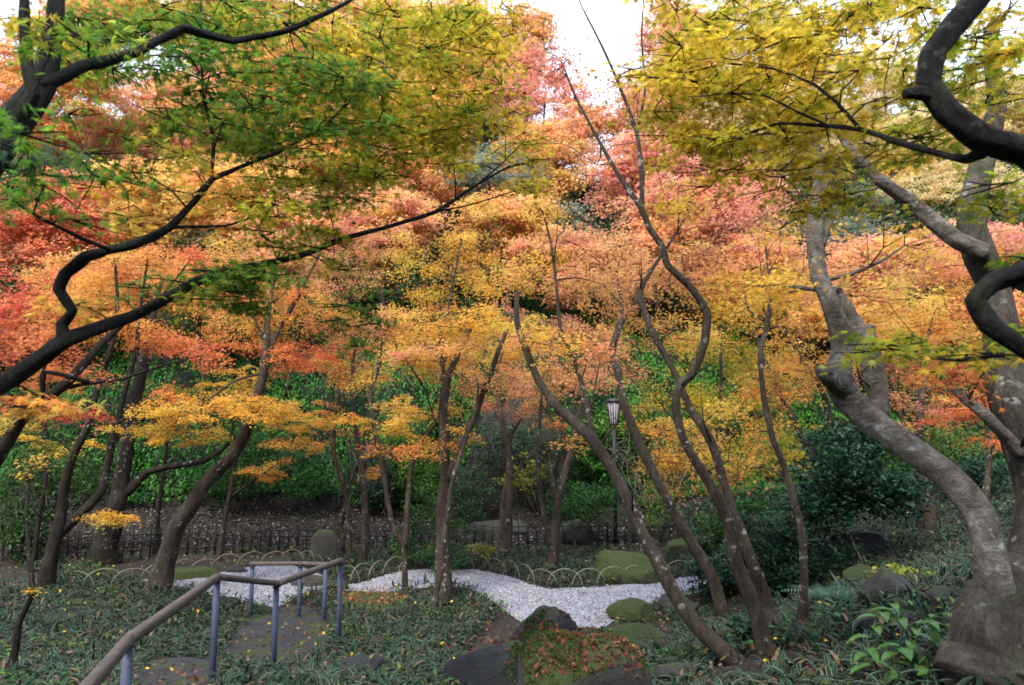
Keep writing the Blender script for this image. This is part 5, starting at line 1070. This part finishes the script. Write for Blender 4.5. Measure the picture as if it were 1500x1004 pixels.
    if len(q): scatter('fallen_leaves', 'scattered yellow and brown leaves on the slabs and garden stones', 'fallen leaves', LEAF5, q[:, 0], q[:, 1], q[:, 2], .028 * np.ones(len(q)), mixcol(BRN + YEL, len(q), r), M_DRY, r, .35)
    # small grass tufts + moss bumps on boulder
    x, y = ground_pts(16000, -7.4, 3.8, 8.4, 12.6, r); m = in_gravel(x, y, -.09) & (r.rand(len(x)) < np.where(in_gravel(x, y, .01), 1, .4)); x, y = x[m], y[m]; n_ = len(x)
    a = star(5, [1] * 5, [.9] * 4, [-140, -70, 0, 70, 140]); peb = (np.array([(1, 0, 0), (.3, .8, .1), (-.8, .5, 0), (-.7, -.6, .05), (.4, -.8, 0), (0, 0, .6)], float), np.array([(0, 1, 5), (1, 2, 5), (2, 3, 5), (3, 4, 5), (4, 0, 5)]))
    me = leaves_mesh('pebbles', peb, np.stack([x, y, TH(x, y) + .014], -1), r.rand(n_) * 6.28, r.randn(n_) * .2, r.randn(n_) * .2, .012 + .01 * r.rand(n_), mixcol([(.28, .29, .34), (.38, .39, .44), (.17, .18, .21)], n_, r, .1))
    tag(link('pebbles', me, M_DRY), 'loose white pebbles of the gravel stream', 'pebbles', kind='stuff')
litter()
def moss(name, px, py, rx, ry, label, h=.07):
    p = G(px, py); q = G(px + rx, py); w_ = abs(q.x - p.x); q = G(px, py - ry); dp = abs(q.y - p.y); V = [(p.x, p.y, th(p.x, p.y) + h)]; n_ = 40; rings = 8; Fc = []
    for k_ in range(1, rings + 1):
        for j_ in range(n_):
            a = j_ * 2 * math.pi / n_; f_ = k_ / rings * (1 + .15 * math.sin(3 * a + px) + .08 * math.sin(5 * a)); x = p.x + math.cos(a) * w_ * f_; y = p.y + math.sin(a) * dp * f_
            V.append((x, y, th(x, y) + h * (1 - (k_ / rings) ** 2.5) - (.02 if k_ == rings else 0) + .01 * float(sn(x, y, 9))))
    Fc += [(0, 1 + j_, 1 + (j_ + 1) % n_) for j_ in range(n_)]
    for k_ in range(rings - 1):
        a = 1 + k_ * n_; Fc += [(a + j_, a + n_ + j_, a + n_ + (j_ + 1) % n_, a + (j_ + 1) % n_) for j_ in range(n_)]
    mb = MB(p); mb.add(V, Fc); tag(mb.build(name, ROCKMM, None, True, p), label, 'moss', kind='stuff')
moss('moss', 540, 880, 62, 13, 'flat moss patch before the neck of the gravel stream')
moss('moss', 374, 912, 16, 7, 'small bright moss cushion beside the steps', .08)
moss('moss', 470, 915, 30, 22, 'mossy verge along the right of the stepping slabs', .05)
def weeds():
    r = np.random.RandomState(31); x, y = ground_pts(26000, -10, 10, 3, 14, r); m = not_blocked(x, y) & (sn(x, y, 1.7, 8) + .4 * sn(x, y, 5, 2) > .45); x, y = x[m], y[m]; n_ = len(x)
    me = leaves_mesh('weeds', OVAL, np.stack([x, y, TH(x, y) + .03 + .15 * r.rand(n_)], -1), r.rand(n_) * 6.28, -.1 + .4 * r.randn(n_), .4 * r.randn(n_), .04 + .035 * r.rand(n_), mixcol([(.03, .11, .02), (.05, .14, .025), (.02, .07, .02), (.12, .14, .02)], n_, r))
    tag(link('weeds', me, M_GREEN), 'small green weeds and seedlings growing through the bamboo grass', 'weeds', kind='stuff')
weeds()
# ---- ivy and ferns covering the cliff
def ivy():
    r = np.random.RandomState(8); n_ = 620000; y = 17.4 + 5.2 * r.rand(n_); x = (-.9 + 1.8 * r.rand(n_)) * y
    e = .05; z = TH(x, y); gx_ = (TH(x + e, y) - z) / e; gy_ = (TH(x, y + e) - z) / e; st = np.sqrt(gx_ ** 2 + gy_ ** 2)
    # distribute by true area
    A = np.sqrt(1 + st ** 2); keep = r.rand(n_) < A / 6.0
    hole = 0 * x
    for (cx, cz, rx, rz) in ((.2, 1.9, 1.3, 1.5), (-1.0, .9, 1.0, .6), (-3.6, 1.7, .4, .9), (1.5, .7, 1.2, .5), (3.0, 2.2, .4, .4)):
        hole = np.maximum(hole, np.exp(-(((x - cx) / rx) ** 2 + ((z - cz) / rz) ** 2) ** 1.5))
    dn = sn(x * 1.2, z * 1.5 + y, 1.4, 2) + .5 * sn(x, z * 2, 4, 1)
    keep &= (hole * 1.6 + .35 * r.rand(n_) < .75 + .2 * dn) & (z > .55 + .25 * sn(x, y, .8, 3)); x, y, z = x[keep], y[keep], z[keep]; gx_, gy_ = gx_[keep], gy_[keep]; n_ = len(x)
    out_ = .04 + (.25 + .55 * np.clip(sn(x, z * 1.3, 1.7, 5) + .5 * sn(x, z, 4.3, 2), 0, 1)) * r.rand(n_) ** .6; N_ = np.stack([-gx_, -gy_, np.ones(n_)], -1); N_ /= np.linalg.norm(N_, axis=1)[:, None]
    pos = np.stack([x, y, z], -1) + N_ * out_[:, None]
    dn2 = sn(x, z + y, .9, 6)
    c = np.array([.028, .125, .020]) * (1 + .3 * r.randn(n_, 1)) + np.array([.035, .08, .003]) * np.clip(dn2 + .3 * r.randn(n_), 0, 1)[:, None]
    dk = sn(x, z * 1.3, 1.3, 9) + .5 * sn(x, z, 5, 1) > .2; c[dk] *= np.array([.35, .4, .6]); c = np.clip(c, .006, .6)
    me = leaves_mesh('ivy', OVAL, pos, -math.pi / 2 + r.randn(n_) * .9, .8 + .45 * r.randn(n_), r.randn(n_) * .5, .085 * (.6 + .8 * r.rand(n_)), c)
    tag(link('ivy', me, M_GREEN), 'dense green ivy and ferns hanging over the cliff behind the garden', 'ivy', kind='stuff')
    n_ = 60000; y = 22 + 40 * r.rand(n_) ** 1.3; x = (-.9 + 1.8 * r.rand(n_)) * y; z = TH(x, y) + .1 + .5 * r.rand(n_)
    me = leaves_mesh('undergrowth', LEAF3, np.stack([x, y, z], -1), r.rand(n_) * 6.28, .4 * r.randn(n_), .5 * r.randn(n_), .14 + .1 * r.rand(n_) + .003 * y, mixcol([(.03, .07, .02), (.05, .10, .03), (.10, .12, .04), (.16, .10, .05), (.02, .05, .02)], n_, r))
    tag(link('undergrowth', me, M_GREEN), 'dark undergrowth carpeting the wooded slope', 'undergrowth', kind='stuff')
ivy()

shrub('evergreen_shrub', 'dark leafy shrub crouching below the rock opening behind the right fence', 'shrub', (690, 760), [(690, 720, 0, 45, 40), (730, 650, .6, 50, 40)], .08, 110, 'dgreen', cl=.2, seed=31, D0=16.6)
shrub('evergreen_shrub', 'shaded green shrub between the twin-stemmed maple and the red-brown stems', 'shrub', (800, 740), [(810, 660, .5, 60, 50), (830, 730, 0, 50, 26)], .08, 110, 'mid', cl=.2, seed=32, D0=17)
shrub('evergreen_shrub', 'bright green fern-like bush clinging low on the cliff left of centre', 'shrub', (620, 740), [(620, 690, 0, 50, 45), (590, 640, .4, 50, 40)], .08, 120, 'lime', cl=.18, seed=33, D0=17.2)
shrub('evergreen_shrub', 'green bush at the cliff foot behind the heavy leaning trunk', 'shrub', (420, 745), [(430, 700, 0, 60, 40), (330, 700, .2, 60, 36), (380, 650, .5, 80, 40)], .08, 130, 'mid', cl=.18, seed=34, D0=17.3)

def bare_shrub(px, py, D0, spread, h, n_, label, seed):
    r = np.random.RandomState(seed); b = P(px, py, D0); b.z = th(b.x, b.y); root = empty('bare_shrub', b, label, 'shrub')
    for q in range(n_):
        a = r.uniform(-1, 1); k_ = r.rand(); pts = [np.array(b) + np.array([a * spread * .3, r.randn() * .2, 0])]
        dv = np.array([a * spread, r.randn() * .3, h * (.6 + .5 * k_)])
        for t_ in (.3, .6, .85, 1.0): pts.append(pts[0] + dv * np.array([t_ ** .8, t_, t_ - .35 * t_ ** 3]) + r.randn(3) * .06 * h * t_)
        mb = MB(b); mb.tube(catmull(pts, 3), np.linspace(.016, .004, 13), 5)
        for _ in range(3):
            i_ = r.randint(1, 4); e = pts[i_] + r.randn(3) * np.array([.35, .2, .3]) * h * .35; mb.tube([pts[i_], (pts[i_] + e) / 2 + r.randn(3) * .03, e], [.007, .005, .003], 4)
        mb.build('stem', BARKG, root)
bare_shrub(960, 730, 16.9, 1.1, 2.6, 16, 'tangle of pale leafless twigs on the bank right of the lantern post', 1)
bare_shrub(790, 700, 17.4, .9, 2.4, 10, 'few bare hanging twigs before the dark rock opening', 2)
bare_shrub(560, 720, 17.8, .8, 2.6, 9, 'bare thin shrub stems at the cliff left of the central maple', 3)
